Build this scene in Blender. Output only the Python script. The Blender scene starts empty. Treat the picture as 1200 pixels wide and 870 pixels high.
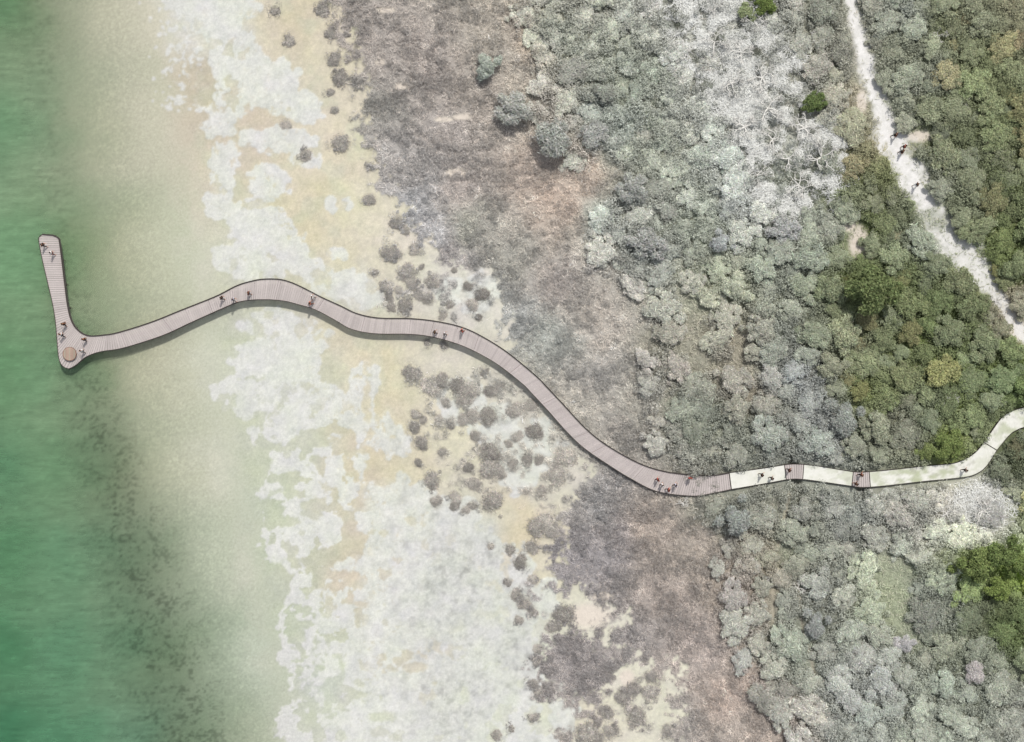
import bpy, bmesh, math, random
import numpy as np
from mathutils import Vector, Matrix
random.seed(7); rng = np.random.default_rng(7)
scene = bpy.context.scene
col = scene.collection
S = 7.0            # plan units per metre
H = 200.0          # camera height
LUM = 1.36          # sunlit irradiance factor used to turn a seen colour into an albedo

# ------------------------------------------------------------------ helpers
def lin(c):
    c = np.asarray(c, float) / 255.0
    return np.where(c <= 0.04045, c / 12.92, ((c + 0.055) / 1.055) ** 2.4)
def W(px, py, z=0.0):
    k = (1 - z / H)
    return Vector(((px - 600) / S * k, (435 - py) / S * k, z))
def tag(o, label=None, cat=None, group=None, kind=None):
    if label: o['label'] = label
    if cat: o['category'] = cat
    if group: o['group'] = group
    if kind: o['kind'] = kind
    return o
def link(o, parent=None):
    col.objects.link(o)
    if parent: o.parent = parent
    return o
def empty(name, loc=(0, 0, 0), rz=0):
    o = bpy.data.objects.new(name, None); o.empty_display_size = .3
    o.location = loc; o.rotation_euler = (0, 0, rz); return link(o)
def mesh_obj(name, me, parent=None, mat=None):
    o = bpy.data.objects.new(name, me)
    if mat and not me.materials: me.materials.append(mat)
    return link(o, parent)
def np_mesh(name, v, quads=None, colr=None, loops=None, starts=None, smooth=False):
    """v (N,3); quads (M,k) index array; colr (N,3) or (N,4) per-vertex linear colour"""
    me = bpy.data.meshes.new(name)
    v = np.ascontiguousarray(v, dtype=np.float32)
    k = quads.shape[1]; m = len(quads)
    me.vertices.add(len(v)); me.vertices.foreach_set('co', v.ravel())
    me.loops.add(m * k); me.loops.foreach_set('vertex_index', quads.astype(np.int32).ravel())
    me.polygons.add(m); me.polygons.foreach_set('loop_start', np.arange(0, m * k, k, dtype=np.int32))
    me.polygons.foreach_set('use_smooth', np.full(m, smooth))
    me.update(calc_edges=True)
    if colr is not None:
        c = np.ones((len(v), 4), np.float32); c[:, :colr.shape[1]] = colr
        a = me.color_attributes.new('Col', 'FLOAT_COLOR', 'POINT'); a.data.foreach_set('color', c.ravel())
    return me

# value noise, fbm
_T = rng.random(65536)
def vn(x, y, s=0):
    xi = np.floor(x).astype(np.int64); yi = np.floor(y).astype(np.int64)
    fx = x - xi; fy = y - yi; fx = fx * fx * (3 - 2 * fx); fy = fy * fy * (3 - 2 * fy)
    h = lambda a, b: _T[((a * 7919 + b * 104729 + s * 1299709) ^ ((a * 31 + b * 17 + s) >> 3)) & 65535]
    return (h(xi, yi) * (1 - fx) + h(xi + 1, yi) * fx) * (1 - fy) + (h(xi, yi + 1) * (1 - fx) + h(xi + 1, yi + 1) * fx) * fy
def fbm(x, y, s=0, o=4):
    r = 0; a = 1; t = 0
    for i in range(o):
        r = r + a * vn(x * 2 ** i + 13.7 * i, y * 2 ** i - 7.1 * i, s + i); t += a; a *= .55
    return r / t
def sm(a, b, x):
    t = np.clip((x - a) / (b - a), 0, 1); return t * t * (3 - 2 * t)

# ------------------------------------------------------------------ plan maps of the place (metres * 7)
X0, X1, Y0, Y1 = -200, 1400, -200, 1070
GX, GY = np.meshgrid(np.arange(X0, X1), np.arange(Y0, Y1))
GX = GX.astype(float); GY = GY.astype(float)
def samp(A, px, py):
    x = np.clip(np.asarray(px, float) - X0, 0, A.shape[1] - 1.01); y = np.clip(np.asarray(py, float) - Y0, 0, A.shape[0] - 1.01)
    xi = x.astype(int); yi = y.astype(int); fx = x - xi; fy = y - yi
    if A.ndim == 3: fx = fx[..., None]; fy = fy[..., None]
    return (A[yi, xi] * (1 - fx) + A[yi, xi + 1] * fx) * (1 - fy) + (A[yi + 1, xi] * (1 - fx) + A[yi + 1, xi + 1] * fx) * fy
def idw(pts, p=3.2, soft=18, yscale=1.0):
    g = 8
    xs = np.arange(X0, X1 + g, g, dtype=float); ys = np.arange(Y0, Y1 + g, g, dtype=float)
    gx, gy = np.meshgrid(xs, ys); out = np.zeros(gx.shape + (3,)); wt = np.zeros(gx.shape)
    for (a, b, r, gg, bb) in pts:
        w = 1 / ((gx - a) ** 2 + ((gy - b) * yscale) ** 2 + soft * soft) ** (p / 2)
        out += w[..., None] * lin((r, gg, bb)); wt += w
    out /= wt[..., None]
    wx = (fbm(GX / 40, GY / 40, 301, 3) - .5) * 40; wy = (fbm(GX / 40, GY / 40, 311, 3) - .5) * 40
    x = np.clip((GX + wx - X0) / g, 0, out.shape[1] - 1.01); y = np.clip((GY + wy - Y0) / g, 0, out.shape[0] - 1.01)
    xi = x.astype(int); yi = y.astype(int); fx = (x - xi)[..., None]; fy = (y - yi)[..., None]
    return (out[yi, xi] * (1 - fx) + out[yi, xi + 1] * fx) * (1 - fy) + (out[yi + 1, xi] * (1 - fx) + out[yi + 1, xi + 1] * fx) * fy
def poly_mask(poly, wx=None, wy=None):
    px = GX if wx is None else GX + wx; py = GY if wy is None else GY + wy
    m = np.zeros(GX.shape, bool); n = len(poly)
    for i in range(n):
        ax, ay = poly[i]; bx, by = poly[(i + 1) % n]
        if ay == by: continue
        c = ((ay > py) != (by > py)) & (px < (bx - ax) * (py - ay) / (by - ay) + ax)
        m ^= c
    return m
def blur(A, n):
    A = A.astype(float)
    for _ in range(2):
        for ax in (0, 1):
            P = np.pad(A, [(n, n) if i == ax else (0, 0) for i in range(2)], mode='edge')
            C = np.cumsum(P, axis=ax); C = np.insert(C, 0, 0, axis=ax)
            L = A.shape[ax]; k = 2 * n + 1
            A = (np.take(C, range(k, k + L), axis=ax) - np.take(C, range(0, L), axis=ax)) / k
    return A
def discs(lst, soft=.25):
    A = np.zeros(GX.shape)
    for d in lst:
        x, y, r = d[:3]; ry = d[3] if len(d) > 3 else r
        x0 = max(int(x - 1.5 * r - X0), 0); x1 = int(x + 1.5 * r - X0) + 2; y0 = max(int(y - 1.5 * ry - Y0), 0); y1 = int(y + 1.5 * ry - Y0) + 2
        if x1 <= 0 or y1 <= 0: continue
        q = 1 - np.hypot((GX[y0:y1, x0:x1] - x) / r, (GY[y0:y1, x0:x1] - y) / ry)
        A[y0:y1, x0:x1] = np.maximum(A[y0:y1, x0:x1], sm(-.02, soft, q))
    return A
def seg_dist(pts):
    D = np.full(GX.shape, 1e9)
    for (ax, ay), (bx, by) in zip(pts[:-1], pts[1:]):
        dx, dy = bx - ax, by - ay; t = np.clip(((GX - ax) * dx + (GY - ay) * dy) / max(dx * dx + dy * dy, 1e-6), 0, 1)
        D = np.minimum(D, np.hypot(GX - ax - t * dx, GY - ay - t * dy))
    return D

SEA = [(-150,0,70,118,84),(-150,870,45,95,70),(0,0,98,137,100),(40,0,118,148,110),(75,0,170,178,148),(130,0,198,201,170),(200,0,212,210,185),
 (0,150,112,155,115),(55,150,120,158,120),(85,150,168,180,146),(120,150,190,195,162),(170,150,203,205,176),(230,150,206,202,178),
 (0,300,120,165,120),(30,300,120,165,122),(75,300,116,152,110),(100,300,150,168,128),(140,300,186,192,156),(190,300,196,203,170),(250,300,203,210,184),
 (0,430,105,150,108),(50,430,116,158,118),(90,430,120,156,118),(120,430,148,165,128),(160,430,190,194,160),(190,430,197,200,168),(250,430,210,215,190),
 (0,550,95,140,105),(60,550,112,154,114),(105,550,122,155,118),(145,550,146,163,128),(180,550,180,190,154),(210,550,196,202,170),(260,550,215,218,195),
 (0,650,92,140,102),(80,650,104,150,114),(125,650,118,154,120),(165,650,134,158,126),(205,650,160,176,144),(240,650,190,203,172),(300,650,210,212,190),
 (0,760,80,132,96),(80,760,98,146,112),(140,760,114,154,120),(190,760,126,154,120),(225,760,146,168,134),(255,760,172,190,160),(320,760,196,208,182),
 (0,870,70,124,92),(80,870,88,142,108),(165,870,112,154,124),(230,870,130,156,124),(265,870,152,172,140),(300,870,182,194,162),(350,870,208,212,190),(280,1050,140,160,125),(0,1050,50,105,78)]
SAND = [(250,20,226,226,214),(340,30,220,208,178),(370,60,224,214,188),(350,110,222,214,192),(235,105,206,196,170),(300,140,216,202,180),(380,170,226,216,188),
 (380,240,224,214,180),(360,270,222,212,178),(420,240,228,222,192),(410,300,224,216,184),(440,330,222,214,190),(470,300,228,220,200),(520,330,226,222,208),(540,360,226,222,210),
 (300,320,214,216,196),(340,330,214,212,188),(420,340,218,218,206),(400,400,222,214,184),(440,420,222,212,180),(460,470,222,212,180),(430,540,218,206,176),(480,540,222,212,182),
 (330,440,216,218,204),(330,500,212,214,194),(260,400,206,210,186),(420,620,216,206,182),(350,620,214,214,194),(410,670,218,204,182),(480,780,214,206,182),(520,430,224,218,198),
 (540,520,226,220,192),(600,600,222,210,176),(615,620,222,208,176),(560,620,218,220,208),(600,500,220,216,202),(640,560,222,218,200),(640,640,224,216,192),(520,700,212,214,208),
 (600,760,222,224,208),(560,820,218,222,202),(640,860,222,224,204),(700,715,230,226,206),(740,800,230,226,204),(790,800,230,226,204),(690,840,226,218,196),(450,840,212,214,194),
 (380,800,208,214,198),(320,600,200,207,180),(300,540,200,206,180),(300,660,198,207,180),(330,720,198,206,180),(300,480,204,208,184),(345,800,198,204,178),(370,640,202,204,178),(290,600,198,206,180),(660,500,214,210,196)]
VEG = [(440,40,160,154,148),(500,80,160,153,147),(440,130,148,146,140),(520,160,158,152,147),(470,200,172,168,164),(560,120,165,158,150),(600,60,168,163,154),(620,55,178,166,152),
 (540,230,172,164,158),(620,210,176,165,155),(680,205,182,170,158),(660,240,180,166,154),(720,150,158,164,154),(480,240,170,170,170),(500,265,176,175,175),(540,265,150,150,140),(520,290,165,160,158),(600,300,160,158,150),
 (660,330,168,161,155),(700,380,172,166,158),(640,400,160,162,156),(700,440,166,163,158),(600,370,162,163,160),(740,470,158,155,146),(680,470,170,166,158),(720,500,150,146,140),
 (700,590,150,148,146),(760,620,162,152,143),(820,640,158,150,141),(700,650,150,146,146),(660,650,146,142,142),(780,700,160,151,144),(680,760,148,143,141),(740,740,155,150,147),
 (820,760,164,155,149),(860,820,168,156,147),(780,850,160,155,150),(900,862,165,155,146),(860,700,158,148,137),(850,860,166,158,150),(720,620,156,150,148),(660,520,180,176,166),(640,500,190,186,176),(620,600,176,170,160),
 (650,50,156,161,147),(740,90,154,159,144),(760,180,154,158,144),(700,250,166,171,163),(760,300,156,159,150),(820,250,150,156,140),(850,330,158,162,140),(800,400,152,150,136),(865,400,152,147,132),
 (875,450,150,144,130),(900,300,142,147,132),(900,400,134,139,128),(940,440,148,151,148),(880,500,134,138,124),(820,480,136,141,126),(960,500,150,153,149),(930,520,140,143,134),
 (860,600,140,142,130),(930,640,136,140,124),(900,660,150,142,124),(1000,600,145,148,140),(1060,600,152,152,142),(960,700,146,149,139),(1040,700,154,160,136),(1000,800,150,153,146),(940,760,145,150,135),
 (1100,700,135,140,128),(1150,800,140,145,130),(1100,850,150,155,141),(1000,860,152,156,146),(1190,840,150,152,140),
 (790,40,168,169,160),(850,90,176,177,170),(900,130,170,172,164),(880,180,168,171,163),(930,190,170,173,164),(870,230,178,181,176),(935,225,168,172,162),(960,150,170,170,160),(830,25,180,181,174),
 (1100,40,122,128,90),(1150,80,122,130,88),(1190,20,130,128,100),(1180,150,112,121,80),(1060,60,134,138,116),(1120,180,112,119,84),(1180,220,102,112,70),(1050,120,140,145,125),(1090,120,120,128,95),
 (1010,120,152,146,128),(1000,60,148,147,133),(1025,175,140,134,100),(1030,200,112,119,74),(1030,260,100,111,64),(1020,340,106,118,66),(1060,340,110,121,77),(1100,380,104,117,70),(1120,450,120,134,76),
 (1180,440,104,123,66),(1060,430,114,124,80),(1020,460,118,128,76),(1000,420,126,130,100),(1150,400,104,117,69),(1180,300,104,117,64),(1080,280,140,145,128),(1110,520,118,132,64),(1060,500,124,126,108),(1100,480,110,118,90),
 (1060,20,150,154,142),(1085,80,140,144,126),(1092,210,132,136,116),(1140,25,132,136,108),(1165,105,120,127,88),(1130,240,122,128,100),(1060,110,146,149,134),(1190,190,112,118,84),(1190,540,92,100,72),(1190,660,140,164,60),(1150,660,132,152,62),(1190,740,94,108,62),(1150,720,104,110,86),(1200,600,120,130,80),(1150,590,192,191,184),(1110,588,184,181,172),(1180,610,188,188,180),(1140,620,184,184,175),(1180,380,150,140,120),(960,250,150,154,140),(980,220,120,128,90)]

shore_y = np.array([-200, 0, 300, 430, 650, 870, 1070.]); shore_x = np.array([185, 190, 230, 240, 290, 335, 370.])
vegpoly = [(392,-260),(392,0),(408,40),(418,70),(424,110),(425,150),(430,190),(448,212),(470,235),(478,262),(490,285),(515,300),(548,308),(580,322),(590,360),(598,410),(612,440),(650,475),
 (675,520),(690,545),(672,580),(662,620),(645,650),(648,685),(690,700),(728,706),(730,728),(712,740),(722,765),(745,772),(790,783),(806,792),(800,815),(788,840),(800,870),(800,1100),(1500,1100),(1500,-260)]
brushblob = [(650,742),(663,716),(682,738),(715,758),(724,785),(712,822),(690,830),(662,812),(634,815),(622,792),(632,760)]
wx = (fbm(GX / 14, GY / 14, 11) - .5) * 26; wy = (fbm(GX / 14, GY / 14, 21) - .5) * 26
vegm = poly_mask(vegpoly, wx, wy) | poly_mask(brushblob, wx * .7, wy * .7)
vegm |= discs([(668,870,18),(748,842,11),(730,822,9),(764,800,8),(716,862,8),(700,850,8),(430,70,9),(412,20,14)]) > .4
# mottled belt on the landward edge of the beach
mott = discs([(640,500,60,60),(620,540,50,60),(540,345,60,40),(600,470,50,40),(560,470,50,50),(520,480,40,50),(475,350,40,35),(560,540,60,60),(650,600,45,40),(625,700,25,40),(770,820,40,50)], .6)
nz = fbm(GX / 9, GY / 9, 41)
bv = blur(vegm, 17); be = 4 * bv * (1 - bv)
vegf = sm(.30, .72, bv + (nz - .5) * 2.4 * be + (fbm(GX / 22, GY / 22, 44, 3) - .5) * .8 * be + (fbm(GX / 3.5, GY / 3.5, 43, 2) - .5) * 1.0 * be)
vegf = np.maximum(vegf, mott * sm(.50, .66, nz) * .75 * (1 - vegf))
holes = discs([(541,137,14,5),(470,102,11,6),(446,73,8,5),(452,12,14,5),(535,203,16,8),(520,140,14,4),(690,722,34,20),(705,700,18,8),(735,795,12,14),(1006,284,15,26),(996,262,10,14),(1192,388,14,16),(1172,372,10,5),(1010,120,9,20),(1078,160,22,9),(1100,178,14,8)], .6)
vegf *= 1 - holes * .85

path_line = [(983,-200),(993,-30),(998,10),(1008,50),(1020,95),(1034,135),(1048,170),(1066,205),(1086,240),(1106,268),(1128,296),(1148,320),(1164,342),(1185,372),(1215,410),(1330,520)]
pd = seg_dist(path_line)
pw = np.interp(GY, [-200, 0, 60, 130, 165, 210, 250, 300, 330, 350, 400], [5, 5.5, 7.5, 8.5, 15, 14, 12, 16, 11, 6, 8])
pathm = 1 - sm(-.6, 1.15, (pd - pw) / pw + (fbm(GX / 6, GY / 6, 51) - .5) * 1.9)
trk = np.minimum(seg_dist([(925,578),(918,615),(906,660),(906,735),(899,770)]), seg_dist([(934,680),(941,735),(955,790)]))
pathm *= (1 - .12 * sm(215, 300, GY)) * (.8 + .4 * fbm(GX / 5, GY / 5, 53))
pathm *= 1 - .55 * discs([(1092,252,16,14),(1100,262,18,14),(1120,330,18,12)], .8)

white_d = [(232,8,34,14),(285,6,18,14),(262,30,24,16),(288,55,16,18),(245,57,15,14),(280,85,30,20),(315,100,36,30),(275,118,26,22),(257,146,18,15),(345,125,28,16),(363,132,16,13),(327,165,40,15),
 (358,186,18,9),(262,190,18,24),(262,215,14,18),(313,215,24,24),(255,240,14,14),(300,262,36,24),(320,285,36,28),(300,310,36,18),(345,300,20,20),(270,300,18,14),(400,335,34,18),(372,325,18,16),(426,350,22,10),
 (388,240,6,5),(408,238,4,3),(395,300,10,6),(322,385,38,22),(360,400,26,20),(300,420,30,20),(345,430,30,22),(270,460,20,16),(300,470,36,22),(350,480,32,26),(380,470,22,24),(322,508,26,12),
 (425,445,18,18),(418,480,20,24),(440,505,24,20),(460,520,18,16),(395,498,10,8),(350,555,36,30),(395,550,34,34),(330,580,26,18),(415,590,36,30),(380,620,30,20),(445,610,28,24),(460,575,22,16),(340,640,32,26),(330,600,20,14),
 (480,650,50,50),(430,690,46,44),(370,690,30,30),(350,730,24,30),(400,740,40,40),(520,620,40,40),(540,700,60,60),(470,730,40,40),(600,700,30,60),(560,660,40,40),(500,820,60,60),(430,800,34,40),(370,800,34,46),(590,790,50,60),
 (560,860,70,40),(350,850,24,30),(420,860,40,30),(660,830,16,26),(345,770,16,12),(640,700,14,20),(600,660,24,20),(490,600,30,30),(545,600,16,16),(470,900,120,40),(610,900,80,40),(480,960,200,60),
 (580,500,30,30),(610,540,26,40),(540,470,30,26),(640,520,20,34),(560,345,20,26),(530,340,22,16)]
edge = []
for (x, y, r, ry) in white_d:
    for k in range(int(6 + r * .5)):
        a = rng.random() * 6.283; q = rng.uniform(2, 8); rr = rng.uniform(.8, 1.12)
        edge.append((x + math.cos(a) * r * rr, y + math.sin(a) * ry * rr, q))
for k in range(300):   # scattered crust flecks off the upper beach
    y = rng.uniform(-20, 130); edge.append((rng.normal(205 + y * .12, 16), y, rng.uniform(1, 3.6)))
wraw = discs([(x, y, r, ry) for x, y, r, ry in white_d], .12)
wjit_x = (fbm(GX / 6, GY / 6, 61) - .5) * 10; wjit_y = (fbm(GX / 6, GY / 6, 71) - .5) * 10
wm0 = np.maximum(samp(wraw, GX + wjit_x, GY + wjit_y), samp(discs(edge, .3), GX + wjit_x * .5, GY + wjit_y * .5))
lace = np.abs(fbm(GX / 9, GY / 9, 76, 4) - .5); wm = np.clip(blur(wm0, 1) * (.55 + .5 * sm(.0, .05, lace) + .25 * sm(.4, .6, fbm(GX / 5, GY / 5, 75, 3))), 0, 1)
loz = sm(430, 520, GY) * (1 - sm(400, 460, GX)); wm *= 1 - .85 * loz * sm(.535, .585, fbm(GX / 17, GY / 17, 79, 4))
wm *= 1 - .55 * sm(.60, .68, fbm(GX / 16, GY / 16, 78, 5))
wm = sm(.25, .85, wm) * .96 + .06 * blur(wm0, 7) * sm(.3, .7, fbm(GX / 4, GY / 4, 77, 3))
tan_d = [(302,137,16,9),(232,100,16,26),(400,400,18,18),(371,517,26,5),(468,775,9,7),(486,782,16,8),(478,768,8,8),(410,622,12,10),(408,675,12,9),(422,708,12,5),(448,840,20,8),(445,858,12,8),(420,800,8,5),(365,603,16,6),(345,612,8,6),
 (450,560,16,12),(430,470,7,30),(378,380,9,8),(372,262,12,10),(290,395,9,8),(330,790,9,8),(340,815,14,8),(352,745,8,14),(385,805,10,14),(385,830,7,6)]
tm = samp(discs(tan_d, .35), GX + wjit_x, GY + wjit_y)
wm = wm * (1 - .85 * tm)
seac = idw(SEA, 3.4, 32); sandc = idw(SAND); vegc = idw(VEG, 3.6, 16)
whitec = lin((221, 222, 215)) * (0.92 + .12 * fbm(GX / 26, GY / 26, 81))[..., None]
gm = np.clip(discs([(540,690,90,130),(590,620,50,60),(600,760,40,80),(540,820,80,60)], .9) + .15, 0, 1)
whitec *= (1 - gm * (.10 + .20 * sm(.5, .7, fbm(GX / 5, GY / 5, 92, 4))))[..., None]
whitec *= (1 - .20 * sm(.55, .78, fbm(GX / 11, GY / 11, 91, 5)) * sm(340, 520, GX))[..., None]
olive = lin((196, 201, 178))
ow = sm(.5, .7, fbm(GX / 30, GY / 30, 95, 3))[..., None] * .35
sx = np.interp(GY, shore_y, shore_x)
toland = sm(-28, 30, GX - sx + (fbm(GX / 18, GY / 18, 101) - .5) * 50)
sandc = sandc * .90; sandc = sandc * .85 + sandc.mean(-1, keepdims=True) * .15; shl = sm(.18, .5, seac[..., 1:2]); seac = seac * (np.array([1.02, 1.03, .99]) * (1 - shl) + np.array([.99, .96, .97]) * shl); seac = seac * (1 - .14 * shl) + seac.mean(-1, keepdims=True) * .14 * shl
sandg = sandc * (.95 + .1 * fbm(GX / 22, GY / 22, 103))[..., None]
sandg = sandg * (1 - ow) + olive * ow * sm(0, 1, 1 - sm(420, 520, GX))[..., None] + sandg * ow * sm(420, 520, GX)[..., None]
gc = seac * (1 - toland)[..., None] + sandg * toland[..., None]
wmm = (wm * sm(-60, -10, GX - sx + 25))[..., None] * .94
wmm = np.clip(wmm, 0, 1)
gc = gc * (1 - wmm) + whitec * wmm
# seagrass flecks in the shallows
bandx = np.interp(GY, [-200, 0, 150, 300, 430, 550, 650, 760, 870, 1070], [45, 45, 60, 80, 98, 128, 160, 188, 215, 260])
bandw = np.interp(GY, [-200, 300, 450, 600, 870, 1070], [26, 26, 32, 50, 66, 76])
band = np.exp(-((GX - bandx) / bandw) ** 2)
fl = fbm(GX / 3.0, GY / 2.2, 111, 2) * .66 + .34 * fbm(GX / 15, GY / 12, 113, 3)
fleck = band * sm(.54, .66, fl) * np.interp(GY, [0, 300, 420, 520, 870], [.5, .45, .9, 1.1, 1.15])
gc = gc * (1 - .40 * np.clip(fleck, 0, 1))[..., None]
# pale shell grain between the flecks
grain = (sm(.5, .8, vn(GX / 1.6, GY / 1.6, 121)) * .6 + .5 * sm(.5, .8, vn(GX * .61 + GY * .38, GY * .61 - GX * .38, 123))) * np.exp(-((GX - bandx - 75) / 55) ** 2)
gc = gc * (1 + .24 * grain[..., None] * np.array([1, .97, .9]))
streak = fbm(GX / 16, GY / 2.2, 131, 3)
spk = sm(.80, .92, vn(GX / 3.2, GY / 1.1, 151)); gc = gc * (1 + .20 * spk * .8 * (1 - sm(-10, 40, GX - bandx)))[..., None]  # small highlights on the water, painted into the colour as light specks
gc = gc * (1 - .20 * np.exp(-((GX - bandx) / (bandw * 1.1)) ** 2) * np.interp(GY, [400, 520], [0, 1]))[..., None]
fg = rng.random(GX.shape); gc = gc * (1 + (fg - .5) * .13 * sm(-10, 60, GX - bandx) * (1 - sm(560, 640, GX)))[..., None]
mid = np.exp(-((GX - bandx - 95) / 60) ** 2)[..., None]; gc = gc * (1 - mid * np.array([.07, .09, .05]))
gc = gc * (1 + (streak - .5)[..., None] * .5 * (1 - sm(0, 1, (GX - bandx) / 60 + .4))[..., None])
tx = fbm(GX / 3.5, GY / 3.5, 137, 3); t2 = fbm(GX / 9, GY / 9, 138, 4); t3 = fbm(GX / 20, GY / 20, 139, 3)
landt = (toland * sm(-10, 40, GX - sx))[..., None]
gc = gc * (1 + landt * np.stack([(tx - .5) * .20 + (t2 - .5) * .22, (tx - .5) * .19 + (t2 - .5) * .20 + (t3 - .5) * .05, (tx - .5) * .17 + (t2 - .5) * .18 - (t3 - .5) * .10], -1))
patch = fbm(GX / 8, GY / 8, 141, 4)
pch = fbm(GX / 3.2, GY / 3.2, 143, 3)
vegg = vegc * (.98 + .34 * patch + .36 * (pch - .5))[..., None]
gc = gc * (1 - vegf[..., None]) + vegg * vegf[..., None]
ditch = np.exp(-(seg_dist([(922, 535), (931, 556), (936, 600), (950, 640)]) / 6.5) ** 2) + np.exp(-(seg_dist([(1006, 546), (1010, 562), (1008, 584)]) / 7) ** 2)
gc = gc * (1 - (.45 * np.clip(ditch, 0, 1))[..., None])  # shade in the ditches under the footbridges, painted as darker ground colour
hol = (holes * sm(500, 520, np.maximum(GX, GY * 0 + GX)))[..., None]
gc = gc * (1 - holes[..., None] * .9) + lin((226, 215, 202)) * holes[..., None] * .9
tkm = ((1 - sm(.8, 3.2, trk)) * .7)[..., None]; clr = (np.clip(discs([(1148,594,62,44)], .9) * (.7 + .5 * fbm(GX / 9, GY / 9, 581, 4)), 0, 1) * .85)[..., None]; gc = gc * (1 - clr) + lin((216, 213, 206)) * clr
gc = gc * (1 - tkm) + lin((186, 178, 160)) * tkm
gc = gc * (1 - pathm[..., None]) + lin((236, 234, 230)) * pathm[..., None]
print('maps done')

ARM_L = [(50,274.8),(46,278.2),(45.8,284),(49.3,303),(57,336),(62,358),(65,377),(66.8,398),(68.4,416),(70.6,425),(75,430.3),(81,432.3)]
ARM_R = [(62,275.8),(68.2,279),(69.9,284),(72.4,303),(76.4,336),(79,356),(82.2,371),(86.5,381),(91,386.5),(95,389.8),(98.5,391.8),(102,393.2)]
UP = [(102,393.2),(106,393.7),(111.3,393.8),(122,392.8),(139,389.8),(177,377.9),(215,362.7),(253,347.5),(278,334.9),(297.9,329),(311.7,327.2),(328.3,327.7),(342,331.4),(357.2,338.3),(378,349),(400,359),(418,367.5),(443.2,372.8),(481,373.6),(511.5,376.8),(541.9,383.9),(567.2,395.8),(595,413.5),(627.9,440.5),(640,452.8),(660.2,474.3),(683,499.0),(703.2,516.5),(728.5,532.5),(753.8,545.1),(781.7,553.2),(817,557.2),(837.3,557),(854.5,554.3)]
LO = [(81,432.3),(89,428),(101.2,418.3),(118,412.3),(145,407.8),(190,393.5),(222,379),(258,362.8),(279,354.3),(296,351.7),(309,351.3),(322,351.7),(336,353.5),(350,357.2),(369,363),(392,375),(412,386),(440,391.2),(479,391.8),(506,394.9),(536.6,403.5),(560,414),(584,428),(611,449),(624,462),(643,482.5),(664,506),(684,525),(713,545),(739,561),(770,576),(812,581.3),(838,577.5),(857,573.6)]
C1U, C1L = [(854.5,554.3),(887,550),(919.3,544.9)], [(857,573.6),(889,568.2),(921.4,562.2)]
B1U, B1L = [(919.3,544.9),(930,544),(942,544.4)], [(921.4,562.2),(931,561.4),(940.7,561.8)]
C2U, C2L = [(942,544.4),(960,546.6),(1000,553.1)], [(940.7,561.8),(958,564),(998.2,569.9)]
B2U, B2L = [(1000,553.1),(1009,553.6),(1018.6,553)], [(998.2,569.9),(1009,571.2),(1020,571)]
C3U, C3L = [(1018.6,553),(1040,551.2),(1085.5,546.2),(1108,544.3),(1122,542.0),(1136.6,535.2),(1146,527.5),(1153,518.6)], [(1020,571),(1040,569.2),(1081.4,564.4),(1108,561.8),(1133.8,558.8),(1147.6,553.6),(1157.2,545.0),(1168.3,527.8)]
C4U, C4L = [(1153,518.6),(1164.1,502.8),(1172,492),(1180,485),(1189,480.8),(1210,476.5),(1290,470)], [(1168.3,527.8),(1179.3,514.2),(1186,507.5),(1192,504),(1199,501.2),(1212,498.5),(1290,492)]
LAND = [(UP + C1U + B1U + C2U + B2U + C3U + C4U), (LO + C1L + B1L + C2L + B2L + C3L + C4L)]
WALK = [((a[0] + b_[0]) / 2, (a[1] + b_[1]) / 2) for a, b_ in zip(*LAND)]
wd = seg_dist(WALK)

def ground_h(px, py):
    px = np.asarray(px, float); py = np.asarray(py, float)
    sh = (np.interp(py, shore_y, shore_x) - 235) * (1 - sm(300, 600, px))
    q = px - sh
    h = np.interp(q, [-3000, -200, 0, 100, 200, 235, 300, 450, 600, 750, 850, 1200], [-9, -2.4, -1.5, -.75, -.18, 0.0, .12, .3, .45, .95, 1.45, 1.6])
    inside = (px > X0) & (px < X1 - 1) & (py > Y0) & (py < Y1 - 1)
    v = samp(vegf, px, py) * (1 - samp(pathm, px, py)); d = samp(ditch, px, py)
    h = h + v * ((fbm(px / 13, py / 13, 201, 3) - .45) * .7 + (fbm(px / 4, py / 4, 211, 2) - .5) * .3)
    h = h + samp(wm, px, py) * sm(0, 40, q - 200) * .03 + (fbm(px / 60, py / 60, 221, 2) - .5) * .12 * sm(250, 330, q)
    h = h - d * 1.1
    nearw = 1 - sm(12, 24, samp(wd, px, py)); h = np.where(h > 1.36, h + (1.36 - h) * nearw, h)
    return h

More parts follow.
